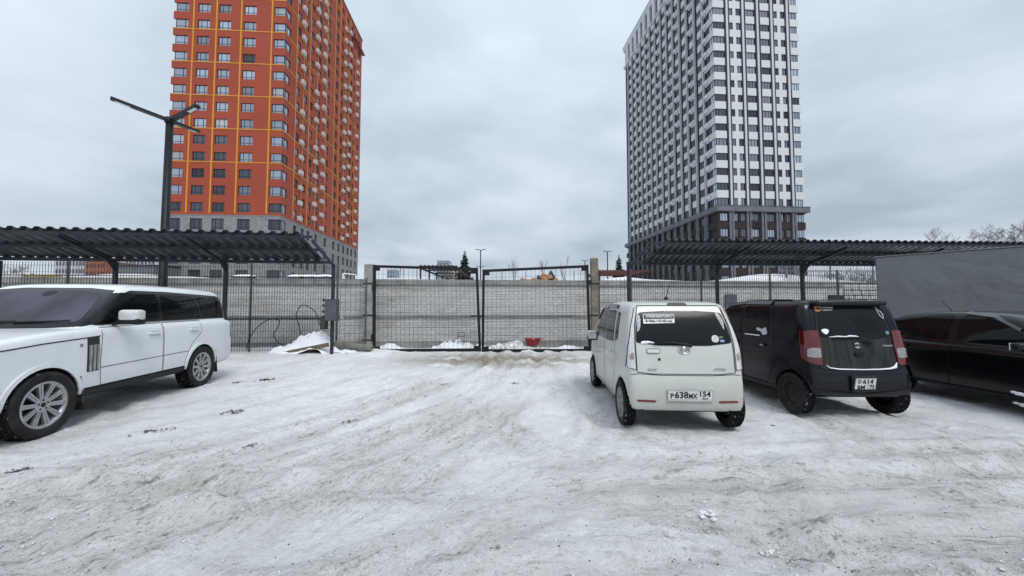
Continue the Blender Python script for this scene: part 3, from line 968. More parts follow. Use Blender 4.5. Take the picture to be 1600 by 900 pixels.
def panel_part(nm, x0, x1, y0, y1, z0, z1, mt, single, rest=[]):
    k_ = (round(x1 - x0, 3), round(y1 - y0, 3), round(z1 - z0, 3), mt.name)
    if k_ not in sp_me: sp_me[k_] = MB().box(0, x1 - x0, 0, y1 - y0, 0, z1 - z0).mesh(nm, mt)
    if single: ob(nm, sp_me[k_], WT, (x0, y0, z0))
    else: rest_b.setdefault((nm, mt.name), (MB(), mt))[0].box(x0, x1, y0, y1, z0, z1)
rest_b = {}
acm2 = ac_mesh(ACB, .95, .7, .5)
acn = 0
for k in range(KF):
    z = 21.42 + 3.0 * k
    zt = z + 1.5
    for i, (a_, c_) in enumerate(bays):
        x0 = a_ - (.0 if i else 0); 
        panel_part('panel', x0, c_, 0 if i else 0, .34, zt, zt + 1.5, WHITE, k < 14)
        if i in (1, 4):
            m0 = 4.25 if i == 1 else 13.85; m1 = 4.85 if i == 1 else 14.5
            panel_part('panel', m0, m1, 0, .34, z, zt, WHITE, False)
    for (a_, c_, ty) in winsA:
        w = round(c_ - a_, 2)
        xs = {'c': [-w * .15, w * .2], 's': [0.0], 'w': [-w * .17, w * .17], 'r': [-w * .1, w * .25]}[ty]
        mt = GL_GRY if rt.random() < .62 else GL_DRK
        if ty == 'r' and rt.random() < .8: mt = GL_SKY
        fac.window((a_ + c_) / 2, .15, z, 0, w, 1.5, [round(v, 3) for v in xs], 0, mt, k < 14)
    # left side: one bay between two pilasters, panel above each window
    ys = [0.35] + pilB
    for j in range(len(ys) - 1):
        y0, y1 = ys[j] + (.32 if j else 0), ys[j + 1] - .32
        panel_part('panel', 0, .34, y0 + (0 if j == 0 else .16), y1 - (.15 if j == 0 else .85), zt + .08, zt + 1.45, WHITE, j < 11 and k < 18)
        if j == 0:
            fac.window(.15, (y0 + 1.6) / 2 - .1, z, -PI / 2, 1.5, 1.5, [0.0], 0, GL_SKY, k < 14)
            fac.window(.22, 2.3, z, -PI / 2, 1.1, 1.5, [0.0], 0, GL_DRK, False)
        else:
            fac.window(.15, y0 + .35, z, -PI / 2, .55, 1.5, [], 0, GL_SKY if rt.random() < .75 else GL_GRY, False)
            fac.window(.25, y0 + 1.45, z, -PI / 2, 1.5, 1.5, [0.0], 0, GL_DRK, j < 11 and k < 17)
        if (j in (0, 2, 4, 5, 7, 9, 11) and rt.random() < (.9 if j == 0 else .55)):
            ob('cooler_box', acm2, WT, (0.0, (2.6 if j == 0 else (y0 + y1) / 2), zt + .35), -PI / 2)
BACK = M('dark_recess_strip', (0.022, 0.025, 0.031), .7)
for x in pilA: MB().box(x - .56, x + .56, .04, .36, WPOD + .02, WTOP - .3).build('recess_strip', BACK, WT)
for x in pilA: MB().box(x - .21, x + .21, -.10, .3, WPOD + .02, WTOP - .2).build('pilaster', WHITE2, WT)
for y in pilB: MB().box(-.12, .3, y - .13, y + .13, WPOD + .02, 79.2).build('pilaster', WHITE2, WT)
# attic storey with tall openings
MB().box(-.22, .5, .36, WS, 78.6, 79.2).build('attic_sill', WHITE2, WT)
MB().box(-.22, .5, .36, WS, 84.2, WTOP).build('attic_beam', WHITE, WT)
for y in [.6] + pilB: MB().box(-.18, .5, y - .75, y + .75, 79.2, 84.2).build('attic_pier', WHITE, WT)
MB().box(0, WF, 0, .34, 79.9, WTOP - .01).build('attic_front', WHITE, WT)
for (nm, _), (b, mt) in rest_b.items(): stuff(b.build('panels', mt, WT))
# cornice and dark base
b = MB(); b.box(-.55, WF + .6, -.55, .34, 20.2, WPOD); b.box(-.55, .34, .34, WS + .3, 20.2, WPOD); b.build('cornice', STGR, WT)
MB().box(-.6, WF + .65, -.62, .0, WPOD + .003, WPOD + .12).build('cornice_cap', M('cap_dark', (.07, .075, .085), .6), WT)
bb = MB()
for k in range(6):
    z = 18.3 - 3.1 * k
    bb.box(0, WF, 0, .34, z + 1.6, z + 3.05 if k else 20.2)
    bb.box(0, .34, .34, WS, z + 1.6, z + 3.05 if k else 20.2)
    for (x0, x1) in ((0, .5), (4.3, 4.8), (8.6, 10.3), (11.9, 13.1), (13.9, 14.4)): bb.box(x0, x1, 0, .34, z, z + 1.6)
    for (a_, c_, ty) in winsA:
        w = round(min(c_ - a_, 1.75), 2)
        if k < 2 or rt.random() < .8:
            fac.window((a_ + c_) / 2, .12, z, 0, w, 1.55, [-w * .15, round(w * .2, 3)] if w > 1.2 else [0.0], 0, GL_SKY if (ty in 'cr' or rt.random() < .35) else GL_GRY, k < 2)
    for j in range(13):
        y0 = 4.4 + 3.07 * j
        fac.window(.15, y0 + .9, z, -PI / 2, 1.5, 1.55, [0.0], 0, GL_DRK if rt.random() < .7 else GL_GRY, False)
        bb.box(0, .34, y0 + 1.75, y0 + 2.3, z, z + 1.6)
bb.build('base_wall', BRWN, WT)
for x in (2.5, 3.05, 6.1, 6.75, 9.2, 9.85, 12.3, 12.9, 15.7, 16.3): MB().box(x - .21, x + .21, -.22, .2, ZB, 20.2).build('pilaster', STGR, WT)
for y in pilB:
    for dy in (-.28, .28): MB().box(-.26, .2, y + dy - .17, y + dy + .17, ZB, 20.2).build('pilaster', STGR, WT)
for x, z in ((7.85, 16.9), (17.6, 16.0)):
    pass
b = MB()
for k in range(13): b.box(6.75 + k * .16, 6.79 + k * .16, -.42, -.39, 17.3, 18.4)
b.box(6.7, 8.9, -.45, -.36, 18.4, 18.46); b.box(6.7, 8.9, -.5, -.22, 17.15, 17.3); b.build('balcony_rail', DGREY, WT)
fac.finish()

# ------------------------------------------------------------------ things on the plateau behind the wall
PZ = 2.5
BARK = M('bare_bark', (0.085, 0.070, 0.058), .9, 0, .3, 6)
TWIG = M('thin_twigs', (0.13, 0.115, 0.105), .9, 0, .3, 3)
def bare_tree(name, label, x, y, h, spread, seed, group=None, lv=4, r0=None, z0=PZ, upright=.55):
    r_ = random.Random(seed)
    t = thing(name, label, 'tree', (x, y, z0), 0, group)
    tr = MB(); tw = MB()
    r0 = r0 or h * .017
    def grow(p, d, L, r, lev):
        n = 3
        pts = [p]; q_ = p
        for i in range(n):
            d = (d + Vector((r_.gauss(0, .10), r_.gauss(0, .10), .03))).normalized()
            q_ = q_ + d * L / n; pts.append(q_)
        rs = [r * (1 - .5 * i / n) for i in range(n + 1)]
        (tr if lev == 0 else tw).tube(pts, [max(v_, .012) for v_ in rs], 6 if lev == 0 else 3, cap=False)
        if lev >= lv: return
        for k in range(r_.choice((3, 4, 5)) if lev else 7):
            f_ = r_.uniform(.35, 1.0)
            i = min(n - 1, int(f_ * n)); base = pts[i].lerp(pts[i + 1], f_ * n - i)
            a_ = r_.uniform(0, 2 * PI)
            side = Vector((math.cos(a_), math.sin(a_), 0))
            nd = (d * upright + side * spread * r_.uniform(.5, 1) + Vector((0, 0, .25))).normalized()
            grow(base, nd, L * r_.uniform(.42, .66), rs[i] * .5, lev + 1)
    grow(Vector((0, 0, -.2)), Vector((0, 0, 1)), h * .55, r0, 0)
    tr.build('trunk', BARK, t); tw.build('crown', TWIG, t)
    return t
NEED = M('spruce_needles', (0.016, 0.030, 0.022), .8, 0, .4, 3)
def spruce(label, x, y, h, w, seed):
    r_ = random.Random(seed)
    t = thing('spruce_tree', label, 'tree', (x, y, PZ), 0, 'spruces on the plateau')
    MB().tube([(0, 0, -.2), (0, 0, h)], [h * .02, .01], 6).build('trunk', BARK, t)
    b = MB()
    z = h * .06
    while z < h * .985:
        f_ = 1 - z / h
        L = w / 2 * (f_ ** .85 + .04) * r_.uniform(.75, 1.12)
        for k in range(max(6, int(26 * f_) + 6)):
            a_ = r_.uniform(0, 2 * PI); l = L * r_.uniform(.5, 1.12)
            dx, dy = math.cos(a_), math.sin(a_)
            tip = Vector((dx * l, dy * l, z - l * r_.uniform(.05, .35)))
            root = Vector((0, 0, z)); sd_ = Vector((-dy, dx, 0))
            m_ = root.lerp(tip, .55)
            ww = l * r_.uniform(.2, .34) + .06
            b.add([root, m_ + sd_ * ww + Vector((0, 0, -ww * .4)), tip, m_ - sd_ * ww + Vector((0, 0, -ww * .4)), m_ + Vector((0, 0, ww * .35))],
                  [(0, 1, 4), (1, 2, 4), (2, 3, 4), (3, 0, 4)])
        z += h * .024
    b.build('crown', NEED, t)
p = px(726, 390, 46); spruce('dark spruce behind the middle of the gate beside a tall lamp', p.x, 46, p.z - PZ, 3.4, 1)
p = px(967, 397, 46); spruce('dark spruce just left of the white tower', p.x, 46, p.z - PZ, 3.2, 2)
p = px(934, 409, 52); spruce('small slim spruce beside the right gate post', p.x, 52, p.z - PZ, 1.2, 3)

def park_lamp(label, x, y, h, two=False, w=.9):
    t = thing('park_lamp', label, 'street lamp', (x, y, PZ), 0, 'lamps on the plateau')
    MB().tube([(0, 0, -.2), (0, 0, h)], [.10, .075], 8).build('pole', BLACKMETAL, t)
    for z in ((h, h * .66) if two else (h,)):
        for s_ in (-1, 1):
            b = MB(); b.bar((0, 0, z - .05), (s_ * w * (1 if z == h else .8), 0, z + (.12 if z == h else .05)), .14, .09); b.build('arm', BLACKMETAL, t)
p = px(751, 390.5, 58); park_lamp('tall double-tier lamp post above the gap between the gate leaves', p.x, 58, p.z - PZ, True, .78)
p = px(949, 393, 58); park_lamp('tall twin-arm lamp post between right gate post and spruce', p.x, 58, p.z - PZ, False, .68)
p = px(914, 407.5, 66); park_lamp('short twin-arm lamp post just left of the right gate post', p.x, 66, p.z - PZ, False, .55)
for i, (xp, yt, lab) in enumerate(((806, 393, 'bare sapling left of the brown playground heap'), (850, 391, 'bare sapling over the brown playground heap'), (883, 396, 'bare sapling right of the brown playground heap'), (920, 395, 'faint bare sapling behind the right gate post'))):
    p = px(xp, yt, 40 + 3 * i)
    bare_tree('sapling', lab, p.x, 40 + 3 * i, p.z - PZ, .28, 40 + i, 'saplings on the plateau', 2, .05, PZ, 1.0)
for i, (xp, yp_) in enumerate(((625, 417), (629.5, 421), (651, 419), (706, 421), (784, 424), (821, 424), (867, 418), (896, 424), (907, 423))):
    p = px(xp, yp_, 26 + i)
    t = MB(); t.tube([(0, 0, -.2), (0.03, 0, p.z - PZ)], .022, 5)
    where = ['left of the left pergola, nearer the gate post', 'beside another stake left of the left pergola', 'just left of the left pergola', 'right of the left pergola beside the spruce', 'left of the first sapling', 'left of the brown heap', 'just right of the brown heap', 'between brown heap and right gate post', 'next to the right gate post'][i]
    tag(t.build('marker_stake', DARKMETAL, None, (p.x, 26 + i, PZ)), 'thin dark stake ' + where, 'stake', 'stakes in the snow')
PERG = M('pergola_wood', (0.030, 0.022, 0.020), .7)
PERR = M('pergola_red', (0.085, 0.024, 0.019), .7)
def pergola(label, x0, x1, y0, y1, h, redroof):
    t = thing('pergola', label, 'pergola', (x0, y0, PZ), 0, 'pergolas on the plateau')
    L, D = x1 - x0, y1 - y0
    for i in range(6):
        for x in (0, L):
            MB().box(x - .06, x + .06, D * i / 5 - .06, D * i / 5 + .06, -.2, h).build('post', PERG, t)
        MB().box(-.15, L + .15, D * i / 5 - .05, D * i / 5 + .05, h + .16, h + .30).build('cross_beam', PERR if redroof else PERG, t)
    for x in (0, L): MB().box(x - .07, x + .07, -.2, D + .2, h + .001, h + .158).build('beam', PERG, t)
    n = int(L / .35)
    b = MB()
    for i in range(n): b.box(i * L / n, i * L / n + .06, -.2, D + .2, h + .301, h + .36)
    stuff(b.build('slats', PERR if redroof else PERG, t))
p0 = px(657, 416, 34); p1 = px(709, 416, 34)
pergola('dark slatted pergola seen over the left gate leaf', p0.x, p1.x + .2, 34, 52, p0.z - PZ - .25, False)
p0 = px(937, 424, 40); p1 = px(1012, 424, 40)
pergola('red-roofed pergola right of the right gate post', p0.x, p1.x, 40, 46, p0.z - PZ - .2, True)
# brown heap with dark peaked covers
HP = px(843, 432, 23)
t = thing('playground_heap', 'orange-brown heap with dark peaked covers on the snow over the right gate leaf', 'heap', (HP.x, 23, PZ - .1))
HB = M('brown_rock', (0.30, 0.15, 0.075), .9, 0, .4, 2.5, .5, 6); HD = M('dark_tarp', (0.02, 0.025, 0.035), .6)
r_ = random.Random(9)
for i in range(16):
    x = r_.uniform(-1.05, 1.0); z = r_.uniform(.45, .95) * (1.0 if abs(x) < .7 else .85)
    v, f = rbox(r_.uniform(.3, .6), .5, r_.uniform(.25, .45), .08, 1)
    MB().add([Matrix.Rotation(r_.uniform(-.5, .5), 3, 'Y') @ p_ + Vector((0, 0, 0)) for p_ in v], f).build('boulder', HB, t, (x, r_.uniform(-.3, .3), z))
MB().box(-1.1, 1.1, -.3, .4, -.1, .55).build('base', HB, t)
for x, w, h in ((-.05, .5, 1.05), (.72, .75, 1.35)):
    MB().add([(x - w / 2, -.45, .55), (x + w / 2, -.45, .55), (x + w / 2, .3, .55), (x - w / 2, .3, .55), (x - .06, -.1, h), (x + .04, .1, h * .96)],
             [(0, 1, 4), (1, 2, 5, 4), (2, 3, 5), (3, 0, 4, 5), (3, 2, 1, 0)]).build('cover', HD, t)
# distant blocks
def block(label, xa, xb, yt, Y, c, rows, cols, name='distant_building', win=(0.10, .11, .13)):
    a_, b_ = px(xa, yt, Y), px(xb, yt, Y)
    w, h = b_.x - a_.x, a_.z - 1.0
    t = thing(name, label, 'building', (a_.x, Y, 1.0))
    MB().box(0, w, 0, 12, 0, h).build('wall', M(name + label[:14], c, .8, 0, .08, .1), t)
    MB().box(-.2, w + .2, -.2, 12.2, h, h + .35).build('roof', M('far_roof', (.2, .2, .21), .8), t)
    wm = MB().box(0, w / cols * .55, -.12, -.01, 0, 1.6).mesh('window', M('far_window' + str(win[0]), win, .2))
    for i in range(cols):
        for j in range(rows):
            ob('window', wm, t, (w / cols * (i + .22), 0, h - 2.6 - 3.1 * j))
block('pale far apartment block seen under the left carport', 87, 134, 404.5, 150, (.40, .40, .42), 5, 9)
block('brick-red far building beside the pale block under the left carport', 133.5, 164, 408, 145, (.24, .085, .05), 3, 5, win=(.11, .05, .04))
block('light far block behind the lamp pole under the left carport', 196, 243, 404, 170, (.48, .49, .51), 4, 8)
block('small blue-grey far tower over the left gate leaf', 605, 617, 422, 300, (.22, .26, .31), 4, 3)
block('grey far tower behind the pergola', 683, 701, 408, 260, (.25, .27, .30), 7, 4)
# grey shed left
a_, b_ = px(181, 415, 60), px(240, 415, 60)
t = thing('shed', 'long grey metal shed beyond the fence left of the lamp pole', 'shed', (a_.x, 60, PZ))
SHW = b_.x - a_.x; SHH = a_.z - PZ
for i in range(14): MB().box(i * SHW / 14 + .015, (i + 1) * SHW / 14 - .015, 0, 6, -.3, SHH).build('cladding_panel', M('shed_grey', (.12, .125, .135), .7, 0, .15, .6), t)
MB().add([(-.2, -.3, SHH + .01), (SHW + .2, -.3, SHH + .01), (SHW + .2, 6.3, SHH + .4), (-.2, 6.3, SHH + .4), (-.2, -.3, SHH + .12), (SHW + .2, -.3, SHH + .12), (SHW + .2, 6.3, SHH + .5), (-.2, 6.3, SHH + .5)],
         [(0, 3, 2, 1), (4, 5, 6, 7), (0, 1, 5, 4), (1, 2, 6, 5), (2, 3, 7, 6), (3, 0, 4, 7)]).build('roof', M('shed_roof', (.05, .052, .056), .7), t)
# yellow hoarding and white board fence far left
a_, b_ = px(34, 429, 22), px(96, 431, 22)
t = thing('yellow_hoarding', 'low yellow board fence beyond the mesh on the far left', 'fence', (a_.x, 22, PZ - .6))
n = 9
for i in range(n): MB().box((b_.x - a_.x) * i / n + .01, (b_.x - a_.x) * (i + 1) / n - .01, 0, .04, 0, a_.z - PZ + .6).build('board', M('ochre_board', (.27, .19, .035), .8, 0, .3, 3), t)
a_, b_ = px(-60, 427, 15.5), px(33, 428, 15.5)
t = thing('white_board_fence', 'white upright board fence at the far left edge behind the mesh', 'fence', (a_.x, 15.5, 0))
n = 15
for i in range(n): MB().box((b_.x - a_.x) * i / n + .012, (b_.x - a_.x) * (i + 1) / n - .012, 0, .03, 0, a_.z).build('board', M('white_board', (.50, .49, .47), .8, 0, .2, 3), t)
for z in (.6, 2.2): MB().box(0, b_.x - a_.x, .031, .08, z, z + .08).build('rail', M('white_board', (.50, .49, .47)), t)
bare_tree('bare_tree', 'twiggy bare tree at the far left edge under the carport', *px(14, 420, 62).xy, 7.5, .8, 61, 'bare trees in the distance', 4, .1, PZ - .5)
bare_tree('bare_tree', 'second twiggy bare tree at the far left beside the first', *px(30, 420, 66).xy, 7.0, .8, 62, 'bare trees in the distance', 4, .1, PZ - .5)
for i, (xp, yt, Y, lab) in enumerate(((1462, 366, 62, 'low bare tree above the right carport roof, left of the others'), (1548, 362, 60, 'bare tree above the grey wall near the right edge'), (1585, 346, 56, 'tallest bare tree above the grey wall at the right edge'), (1640, 345, 58, 'bare tree at the far right edge of the sky'))):
    p = px(xp, yt, Y)
    bare_tree('bare_tree', lab, p.x, Y, (p.z - PZ) * (1.28 if i == 0 else 1.12), .75, 70 + i, 'bare trees in the distance', 5 if i else 4, .16)
for i, xp in enumerate((1286, 1305, 1325, 1346, 1364)):
    p = px(xp, 414, 30 + i)
    bare_tree('bare_shrub', ['leftmost', 'second', 'third', 'fourth', 'rightmost'][i] + ' bare shrub behind the razor wire right of the white tower', p.x, 30 + i, p.z - PZ, .9, 90 + i, 'shrubs behind the razor wire', 3, .03)
# snow-covered cars and a goal frame by the orange tower
CARB = M('far_car_paint', (.05, .055, .06), .4)
for i, (xp, w, lab) in enumerate(((387, 4.2, 'snow-capped car far behind the left fence near its middle post'), (472, 4.2, 'snow-capped car before the orange tower, left of another'), (490, 3.6, 'low snow-capped car right beside another before the orange tower'), (512, 3.6, 'small snow-capped car near the end of the left carport'))):
    p = px(xp, 429.5, 48)
    t = thing('snowy_car', lab, 'car', (p.x, 48, PZ), 0, 'snow-covered cars by the orange tower')
    hh = p.z - PZ
    sc_ = hh / 1.55
    prof = [(-2.1, .35), (-2.15, .8), (-1.9, .95), (-1.3, 1.35), (.5, 1.4), (1.1, .98), (2.0, .85), (2.1, .4)]
    vs = [(x * w / 4.2, y_, z * sc_ * .95 + .2) for y_ in (-.8, .8) for x, z in prof]
    n = len(prof)
    MB().add(vs, [tuple(range(n)), tuple(range(2 * n - 1, n - 1, -1))] + [(i_, n + i_, n + (i_ + 1) % n, (i_ + 1) % n) for i_ in range(n)]).build('body', CARB, t)
    for xw in (-1.3, 1.3): MB().tube([(xw * w / 4.2, -.85, .32), (xw * w / 4.2, .85, .32)], .32, 12).build('wheel', BLACKP, t)
    n_ = 18
    tt = np.linspace(-1, 1, n_)
    U, V = np.meshgrid(tt, tt, indexing='ij')
    H = np.clip(1 - (np.abs(U) ** 3 + np.abs(V) ** 4), 0, 1) ** .6
    P_ = np.stack([U * w * .34 - .3, V * .75, 1.36 * sc_ + .1 + H * .28 + (fbm(U * 3, V * 3, 2, i) - .5) * .08 * H], -1).reshape(-1, 3)
    ix = np.arange(n_ * n_).reshape(n_, n_)
    ob('snow_cap', np_mesh('snow_cap', P_, np.stack([ix[:-1, :-1], ix[1:, :-1], ix[1:, 1:], ix[:-1, 1:]], -1).reshape(-1, 4), SNOW), t)
g0 = px(536, 427, 44); g1 = px(556, 429, 44)
t = thing('goal_frame', 'white goal frame at the foot of the orange tower beside the gate post', 'goal', (g0.x, 44, PZ))
WP = M('white_tube', (.75, .76, .77), .5)
gw, gh = g1.x - g0.x, g0.z - PZ
MB().bar((0, 0, -.1), (0, 0, gh), .09).build('upright', WP, t); MB().bar((gw, 0, -.1), (gw, 0, gh - .15), .09).build('upright', WP, t)
MB().bar((-.045, 0, gh), (gw + .045, 0, gh - .15), .09).build('crossbar', WP, t)
MB().bar((0, 0, gh), (.5, 1.0, -.1), .06).build('stay', WP, t); MB().bar((gw, 0, gh - .15), (gw + .5, 1.0, -.1), .06).build('stay', WP, t)
# ------------------------------------------------------------------ cars: rounded bodies from three outlines, panels laid on the surface
def chaikin(p, n=2):
    p = np.array(p, float)
    for _ in range(n):
        q_ = np.roll(p, -1, 0)
        p = np.stack([p * .75 + q_ * .25, p * .25 + q_ * .75], 1).reshape(-1, 2)
    return p
def poly_sdf(px_, py_, poly):
    a_ = poly; b_ = np.roll(poly, -1, 0)
    d2 = np.full(px_.shape, 1e9); ins = np.zeros(px_.shape, bool)
    for (ax, ay), (bx_, by) in zip(a_, b_):
        ex, ey = bx_ - ax, by - ay
        L = ex * ex + ey * ey
        if L < 1e-12: continue
        wx, wy = px_ - ax, py_ - ay
        t = np.clip((wx * ex + wy * ey) / L, 0, 1)
        d2 = np.minimum(d2, (wx - t * ex) ** 2 + (wy - t * ey) ** 2)
        if ey != 0:
            c = (ay > py_) != (by > py_)
            ins ^= c & (px_ < ax + ex * (py_ - ay) / ey)
    return np.where(ins, -1, 1) * np.sqrt(d2)
def smax(a_, b_, k):
    h = np.maximum(k - np.abs(a_ - b_), 0) / k
    return np.maximum(a_, b_) + h * h * k * .25
def smin(a_, b_, k):
    return -smax(-a_, -b_, k)

def round_corners(poly, r=.03):
    """each corner replaced by a short arc of radius about r"""
    out = []
    n = len(poly)
    for i in range(n):
        p0, p, p1 = poly[i - 1], poly[i], poly[(i + 1) % n]
        a_, b_ = p0 - p, p1 - p
        la, lb = np.linalg.norm(a_), np.linalg.norm(b_)
        ra = min(r, la * .45); rb = min(r, lb * .45)
        A, B = p + a_ / la * ra, p + b_ / lb * rb
        for t in (0, .33, .67, 1):
            out.append((1 - t) ** 2 * A + 2 * t * (1 - t) * p + t * t * B)
    return np.array(out)
class Grid2:
    """signed distance to an outline, sampled once on a fine grid and read back by interpolation"""
    def __init__(self, poly, h=.008, m=.9):
        self.poly = poly; self.h = h
        self.lo = poly.min(0) - m; hi = poly.max(0) + m
        self.xs = np.arange(self.lo[0], hi[0], h); self.ys = np.arange(self.lo[1], hi[1], h)
        # exact near the outline, coarse far off
        hc = .032
        xc = np.arange(self.lo[0], hi[0] + hc, hc); yc = np.arange(self.lo[1], hi[1] + hc, hc)
        A, B = np.meshgrid(xc, yc, indexing='ij')
        C = poly_sdf(A, B, poly)
        X, Y = np.meshgrid(self.xs, self.ys, indexing='ij')
        D = self.bil(C, (X - self.lo[0]) / hc, (Y - self.lo[1]) / hc)
        near = np.abs(D) < .07
        D[near] = poly_sdf(X[near], Y[near], poly)
        self.D = D
    @staticmethod
    def bil(D, u, v):
        u = np.clip(u, 0, D.shape[0] - 1.001); v = np.clip(v, 0, D.shape[1] - 1.001)
        i = u.astype(int); j = v.astype(int); a_ = u - i; b_ = v - j
        return (D[i, j] * (1 - a_) + D[i + 1, j] * a_) * (1 - b_) + (D[i, j + 1] * (1 - a_) + D[i + 1, j + 1] * a_) * b_
    def __call__(self, x, y):
        return self.bil(self.D, (x - self.lo[0]) / self.h, (y - self.lo[1]) / self.h)

class Car:
    def __init__(self, side, plan, sect, wheels, Ra, ky=.62, k=(.10, .12), gh=None, kg=.04, zfloor=.2):
        """side: (x,z) outline; plan: (x,y>0) half outline; sect: (y>0,z) half outline; gh: the same three for the cabin"""
        def prep(s, p, c):
            p = list(p); c = list(c)
            return tuple(Grid2(w_) for w_ in (chaikin(s), chaikin([(p[0][0], -.6)] + p + [(p[-1][0], -.6)], 2), chaikin([(-.6, c[0][1])] + c + [(-.6, c[-1][1])], 2)))
        self.sets = [prep(side, plan, sect)] + ([prep(*gh)] if gh else [])
        pm_ = self.sets[0][0].poly
        self.stop = {'B': -pm_[:, 0].min() - .85, 'F': 0.1, 'T': 0.2}
        self.wheels = wheels; self.Ra = Ra; self.ky = ky; self.k = k; self.kg = kg
    def comb(self, D, x, y, z, arches=True):
        fs = []
        for ds, dp, dc in D:
            fs.append(smax(smax(ds, dp, self.k[0]), dc, self.k[1]))
        f = fs[0] if len(fs) == 1 else smin(fs[0], fs[1], self.kg)
        if arches:
            for wx, wz in self.wheels:
                rr = np.sqrt((x - wx) ** 2 + (z - wz) ** 2)
                f = np.maximum(f, -np.maximum(rr - self.Ra, self.ky - np.abs(y)))
        return f
    def f(self, P, arches=False):
        x, y, z = P[:, 0], P[:, 1], P[:, 2]; ay = np.abs(y)
        D = [(s(x, z), p(x, ay), c(ay, z)) for s, p, c in self.sets]
        return self.comb(D, x, y, z, arches)
    def grad(self, P, arches=False, e=.004):
        g = np.zeros_like(P)
        for i in range(3):
            d = np.zeros(3); d[i] = e
            g[:, i] = (self.f(P + d, arches) - self.f(P - d, arches))
        return g / (np.linalg.norm(g, axis=1, keepdims=True) + 1e-12)
    def mesh(self, h=.022):
        s = self.sets[0]
        lo = np.array([s[0].poly[:, 0].min(), -s[1].poly[:, 1].max(), s[0].poly[:, 1].min()]) - 3 * h
        hi = np.array([s[0].poly[:, 0].max(), s[1].poly[:, 1].max(), max(q_[0].poly[:, 1].max() for q_ in self.sets)]) + 3 * h
        lo[1] = -hi[1]
        ax = [np.arange(lo[i], hi[i] + h, h) for i in range(3)]
        x, y, z = ax[0][:, None, None], ax[1][None, :, None], ax[2][None, None, :]
        D = []
        for s_, p_, c_ in self.sets:
            X2, Z2 = np.meshgrid(ax[0], ax[2], indexing='ij'); ds = s_(X2, Z2)[:, None, :]
            X2, Y2 = np.meshgrid(ax[0], np.abs(ax[1]), indexing='ij'); dp = p_(X2, Y2)[:, :, None]
            Y2, Z2 = np.meshgrid(np.abs(ax[1]), ax[2], indexing='ij'); dc = c_(Y2, Z2)[None]
            D.append((ds, dp, dc))
        F = self.comb(D, x, y, z, True).astype(np.float32)
        ins = F < 0
        sh = tuple(n - 1 for n in F.shape)
        acc = np.zeros(sh + (3,), np.float32); cnt = np.zeros(sh, np.float32)
        quads_ = []
        cid = np.arange(np.prod(sh)).reshape(sh)
        for a_ in range(3):
            sl0 = [slice(None)] * 3; sl1 = [slice(None)] * 3
            sl0[a_] = slice(0, -1); sl1[a_] = slice(1, None)
            f0, f1 = F[tuple(sl0)], F[tuple(sl1)]
            cr = ins[tuple(sl0)] != ins[tuple(sl1)]
            I = np.argwhere(cr)
            t = (f0 / (f0 - f1 + 1e-20))[cr]
            pos = I.astype(np.float32); pos[:, a_] += t
            b_, c_ = [(1, 2), (2, 0), (0, 1)][a_]
            ids = []
            ok = np.ones(len(I), bool)
            for db, dc_ in ((-1, -1), (0, -1), (0, 0), (-1, 0)):
                J = I.copy(); J[:, b_] += db; J[:, c_] += dc_
                good = ((J >= 0) & (J < np.array(sh))).all(1)
                ok &= good
                Jc = np.clip(J, 0, np.array(sh) - 1)
                np.add.at(acc, tuple(Jc[good].T), pos[good]); np.add.at(cnt, tuple(Jc[good].T), 1)
                ids.append(cid[tuple(Jc.T)])
            Qd = np.stack(ids, 1)[ok]
            fl = ~ins[tuple(sl0)][cr][ok]
            Qd[fl] = Qd[fl][:, ::-1]
            quads_.append(Qd)
        act = cnt > 0
        V = acc[act] / cnt[act][:, None] * h + lo
        remap = np.full(cnt.size, -1); remap[np.flatnonzero(act.ravel())] = np.arange(act.sum())
        Q = remap[np.concatenate(quads_)]
        V = V.astype(float)
        for _ in range(2):
            fv = self.f(V, True)
            V -= np.clip(fv, -h, h)[:, None] * self.grad(V, True) * .95
        return V, Q
    def hit(self, P2, plane, far=3.2):
        """project 2-D points onto the outside of the body"""
        n = len(P2)
        ax_, sg = {'L': (1, 1), 'R': (1, -1), 'B': (0, -1), 'F': (0, 1), 'T': (2, 1)}[plane]
        ts = np.linspace(far if ax_ != 1 else 1.25, 0.0 if ax_ == 1 else self.stop[plane], 150)
        P = np.zeros((n, 3))
        if plane in 'LR': P[:, 0] = P2[:, 0]; P[:, 2] = P2[:, 1]
        elif plane == 'B': P[:, 1] = -P2[:, 0]; P[:, 2] = P2[:, 1]
        elif plane == 'F': P[:, 1] = P2[:, 0]; P[:, 2] = P2[:, 1]
        else: P[:, 0] = P2[:, 0]; P[:, 1] = P2[:, 1]
        A = np.repeat(P[:, None, :], len(ts), 1); A[:, :, ax_] = sg * ts[None]
        fv = self.f(A.reshape(-1, 3)).reshape(n, -1)
        neg = fv < 0
        first = np.where(neg.any(1), neg.argmax(1), len(ts) - 1)
        t1 = ts[first]; t0 = ts[np.maximum(first - 1, 0)]
        for _ in range(12):
            tm = (t0 + t1) / 2
            P[:, ax_] = sg * tm
            i_ = self.f(P) < 0
            t1 = np.where(i_, tm, t1); t0 = np.where(i_, t0, tm)
        P[:, ax_] = sg * t1
        return P
